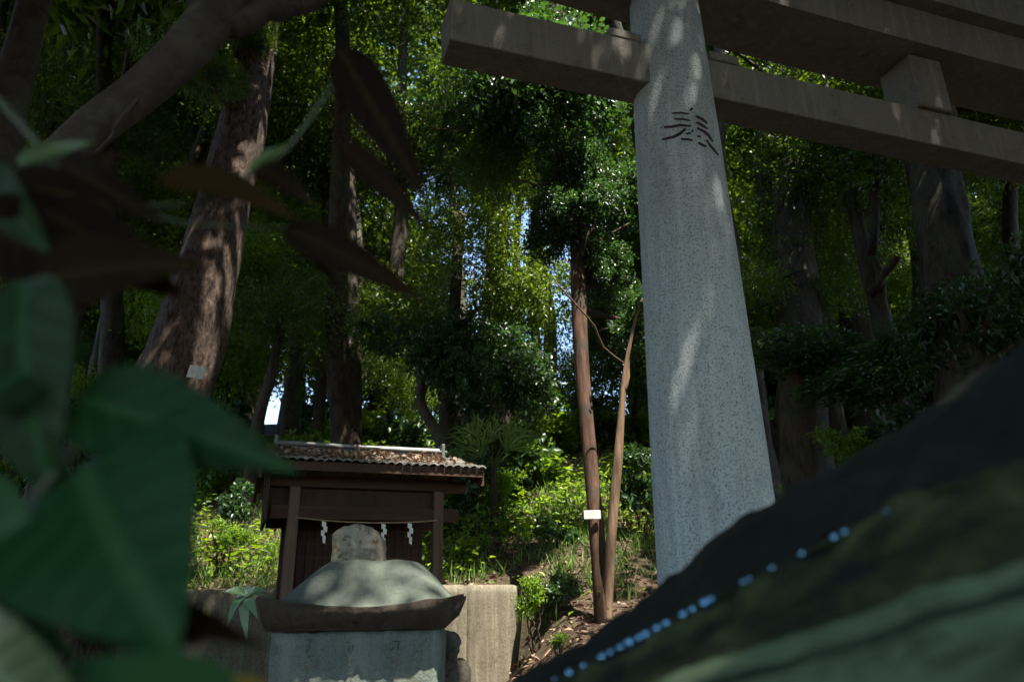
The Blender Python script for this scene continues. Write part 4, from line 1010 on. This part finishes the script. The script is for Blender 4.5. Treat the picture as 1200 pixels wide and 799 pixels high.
bo = mesh_obj('mossy_boulder', V, F, [M['boulder_dark'], M['moss'], M['ledge'], M['groove']], None, True)
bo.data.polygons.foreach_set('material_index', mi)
tag(bo, 'close mossy sloping boulder with a worn green ledge filling the lower right', 'boulder')
# rim of fine moss along the wet line: strands + beads of water
mb = MB(); rim = []
for i in range(90):
    px = 640 + 600 * i / 89; R8 = interp_rows(px); rim.append(at(px, R8[2][0] - 1, R8[2][1] - .004))
mb.tube(rim, .0032, 7, .8, 3); ro = mb.build('moss_rim', M['moss'], bo, True)
dr_ = random.Random(8)
dp = [652, 668, 684, 706, 716, 727, 738, 749, 757, 770, 781, 801, 812, 826, 834, 871, 878, 905, 940, 978, 990, 1040]
me = None
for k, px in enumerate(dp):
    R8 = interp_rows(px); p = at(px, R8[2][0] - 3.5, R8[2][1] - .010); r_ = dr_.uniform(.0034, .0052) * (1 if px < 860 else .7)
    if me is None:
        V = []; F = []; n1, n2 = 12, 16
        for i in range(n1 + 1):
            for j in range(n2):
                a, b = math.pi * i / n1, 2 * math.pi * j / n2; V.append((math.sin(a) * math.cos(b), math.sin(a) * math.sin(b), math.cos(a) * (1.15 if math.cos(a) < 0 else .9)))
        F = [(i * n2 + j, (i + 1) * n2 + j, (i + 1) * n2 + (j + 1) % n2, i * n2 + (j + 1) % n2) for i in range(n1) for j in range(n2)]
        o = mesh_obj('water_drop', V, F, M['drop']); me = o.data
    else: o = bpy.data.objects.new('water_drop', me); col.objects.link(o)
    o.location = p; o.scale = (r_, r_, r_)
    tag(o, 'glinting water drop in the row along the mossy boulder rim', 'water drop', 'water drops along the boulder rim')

# ------------------------------------------------------------------ foreground leaves
CF = c2w(Vector((0, 0, -1)))   # towards the camera
def fg_plant(name, label, root, stems, leaves, cat='shrub'):
    t = empty(name, root, label=label, cat=cat)
    mb = MB()
    for L in stems: mb.tube(*spline(L, 20), seg=8, wob=.1)
    mb.build('stem', M['twig'], t, True)
    for (bx, by, bd, tx, ty, td, wpx, mt, tilt, rv, lab) in leaves:
        B, T = at(bx, by, bd), at(tx, ty, td); wdt = wpx * ((bd + td) / 2 * 1.02) / F_PX
        nrm = (CF + c2w(Vector((tilt[0], -tilt[1], 0)))).normalized()
        o = blade_leaf(B, T, wdt, nrm, M[mt], 'leaf', t, tilt[2] if len(tilt) > 2 else .12, .16, 22, rv)
        if lab: o['label'] = lab
    return t
S = lambda *L: [(at(a, b, d), r_) for a, b, d, r_ in L]
root1 = Vector((-.62, .30, 0))
fg_plant('broadleaf_shrub', 'close out-of-focus shrub with large broad green leaves in the lower left', root1,
    [[(root1, .010)] + S((-160, 900, .45, .006), (-60, 700, .45, .004), (60, 560, .46, .003), (120, 470, .46, .0025)),
     S((-160, 900, .45, .005), (-20, 860, .40, .004), (60, 840, .38, .003), (100, 800, .38, .002)),
     S((-60, 700, .45, .004), (-40, 520, .46, .003), (-10, 420, .46, .002), (20, 330, .48, .002))],
    [(95, 545, .44, 205, 765, .38, 250, 'leaf_fg', (.0, .55, .10), .55, 'largest dark green leaf of the shrub'),
     (275, 830, .36, 45, 782, .40, 82, 'leaf_fg', (.0, 1.6, .05), 1.0, 'pale green leaf along the bottom edge'),
     (92, 468, .46, 345, 548, .44, 118, 'leaf_fg', (.1, .5, .12), .3, 'long leaf pointing right with a white glint'),
     (30, 330, .46, 60, 600, .46, 150, 'leaf_fg', (-.2, .3, .12), .2, None),
     (-30, 470, .44, 110, 400, .48, 100, 'leaf_fg', (-.2, .2, .1), .1, None),
     (-60, 560, .42, 60, 730, .42, 90, 'leaf_fg', (.3, 1.0, .15), 1.0, None),
     (-50, 760, .40, 120, 860, .36, 110, 'leaf_fgo', (.1, .4, .1), .15, None),
     (-20, 700, .42, 90, 770, .40, 60, 'leaf_fg', (.1, .1, .1), .1, None),
     (180, 700, .43, 310, 760, .43, 34, 'leaf_fgd', (.1, .1, .1), .3, None),
     (60, 700, .44, 240, 758, .42, 60, 'leaf_fgd', (0, -.2, .1), .1, None)])
root2 = Vector((-.75, .55, 0))
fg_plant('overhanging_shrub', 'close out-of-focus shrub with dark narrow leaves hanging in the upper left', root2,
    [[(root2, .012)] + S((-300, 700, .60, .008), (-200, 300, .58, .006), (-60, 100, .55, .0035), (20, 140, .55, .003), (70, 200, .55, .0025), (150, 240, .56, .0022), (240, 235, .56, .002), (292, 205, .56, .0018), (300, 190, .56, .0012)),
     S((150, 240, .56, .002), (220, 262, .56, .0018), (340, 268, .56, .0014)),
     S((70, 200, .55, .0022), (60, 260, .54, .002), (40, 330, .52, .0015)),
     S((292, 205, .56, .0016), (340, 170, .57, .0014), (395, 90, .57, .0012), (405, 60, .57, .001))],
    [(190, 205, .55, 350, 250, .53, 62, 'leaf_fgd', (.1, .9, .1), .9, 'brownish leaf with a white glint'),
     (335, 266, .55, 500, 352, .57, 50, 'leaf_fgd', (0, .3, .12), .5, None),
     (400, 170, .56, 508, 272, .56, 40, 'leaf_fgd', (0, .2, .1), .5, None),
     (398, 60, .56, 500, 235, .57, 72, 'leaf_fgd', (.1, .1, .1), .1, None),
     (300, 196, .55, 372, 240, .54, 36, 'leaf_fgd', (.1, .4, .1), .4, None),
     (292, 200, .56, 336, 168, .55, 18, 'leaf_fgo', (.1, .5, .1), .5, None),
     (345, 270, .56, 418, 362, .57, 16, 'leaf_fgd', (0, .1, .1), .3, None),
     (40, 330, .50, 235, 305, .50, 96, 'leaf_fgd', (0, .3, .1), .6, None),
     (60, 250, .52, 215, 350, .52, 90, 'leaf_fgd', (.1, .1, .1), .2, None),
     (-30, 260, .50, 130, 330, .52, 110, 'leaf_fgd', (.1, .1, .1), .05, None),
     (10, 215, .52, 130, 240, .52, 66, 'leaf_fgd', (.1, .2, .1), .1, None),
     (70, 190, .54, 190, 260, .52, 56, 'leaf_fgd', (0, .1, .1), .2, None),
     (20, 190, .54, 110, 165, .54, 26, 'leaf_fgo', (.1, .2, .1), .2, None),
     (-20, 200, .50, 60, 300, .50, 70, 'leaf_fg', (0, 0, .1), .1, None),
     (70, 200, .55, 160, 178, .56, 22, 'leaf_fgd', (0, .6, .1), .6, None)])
# yellow leaf at the bottom edge
yb = at(285, 815, .42)
root3 = Vector((-.12, .38, 0))
fg_plant('seedling_plant', 'seedling with two yellow leaves poking in at the bottom edge', root3,
    [[(root3, .004)] + S((330, 1100, .42, .003), (310, 860, .42, .002), (300, 828, .42, .0015)), [(root3, .004)] + S((420, 1100, .43, .002), (492, 830, .43, .0012))],
    [(320, 835, .42, 240, 792, .43, 40, 'leaf_yel', (0, .8, .1), .5, None), (500, 838, .43, 478, 794, .43, 22, 'leaf_yel', (0, .5, .1), .3, None)], 'seedling')
# labels that would repeat are told apart by their order across the picture
byl = {}
for o in bpy.data.objects:
    if o.parent is None and o.get('label') and o.name.split('.')[0] in ('forest_tree', 'undergrowth_bush', 'shade_canopy_tree') and 'overhead' not in o['label']: byl.setdefault(o['label'], []).append(o)
ORD = ['leftmost', 'second from left', 'third from left', 'fourth from left', 'fifth from left', 'sixth from left', 'seventh from left', 'eighth from left']
for lab, os_ in byl.items():
    if len(os_) < 2: continue
    def xk(o):
        c = next((q for q in o.children if q.name.split('.')[0] in ('crown', 'foliage')), None)
        p = o.location + (c.location if c else Vector((0, 0, 0))); return p.x / p.y
    os_.sort(key=xk)
    if len(os_) == 2: pre = ['left of two', 'right of two']
    elif len(os_) == 3: pre = ['left of three', 'middle of three', 'right of three']
    else: pre = ['leftmost', 'second leftmost', 'third leftmost', 'fourth leftmost', 'fifth leftmost', 'sixth leftmost', 'seventh leftmost', 'eighth leftmost', 'ninth leftmost'][:len(os_) - 1] + ['rightmost']
    for o, p_ in zip(os_, pre): o['label'] = p_ + ' ' + lab
print('trees', fi, 'objs', len(bpy.data.objects))
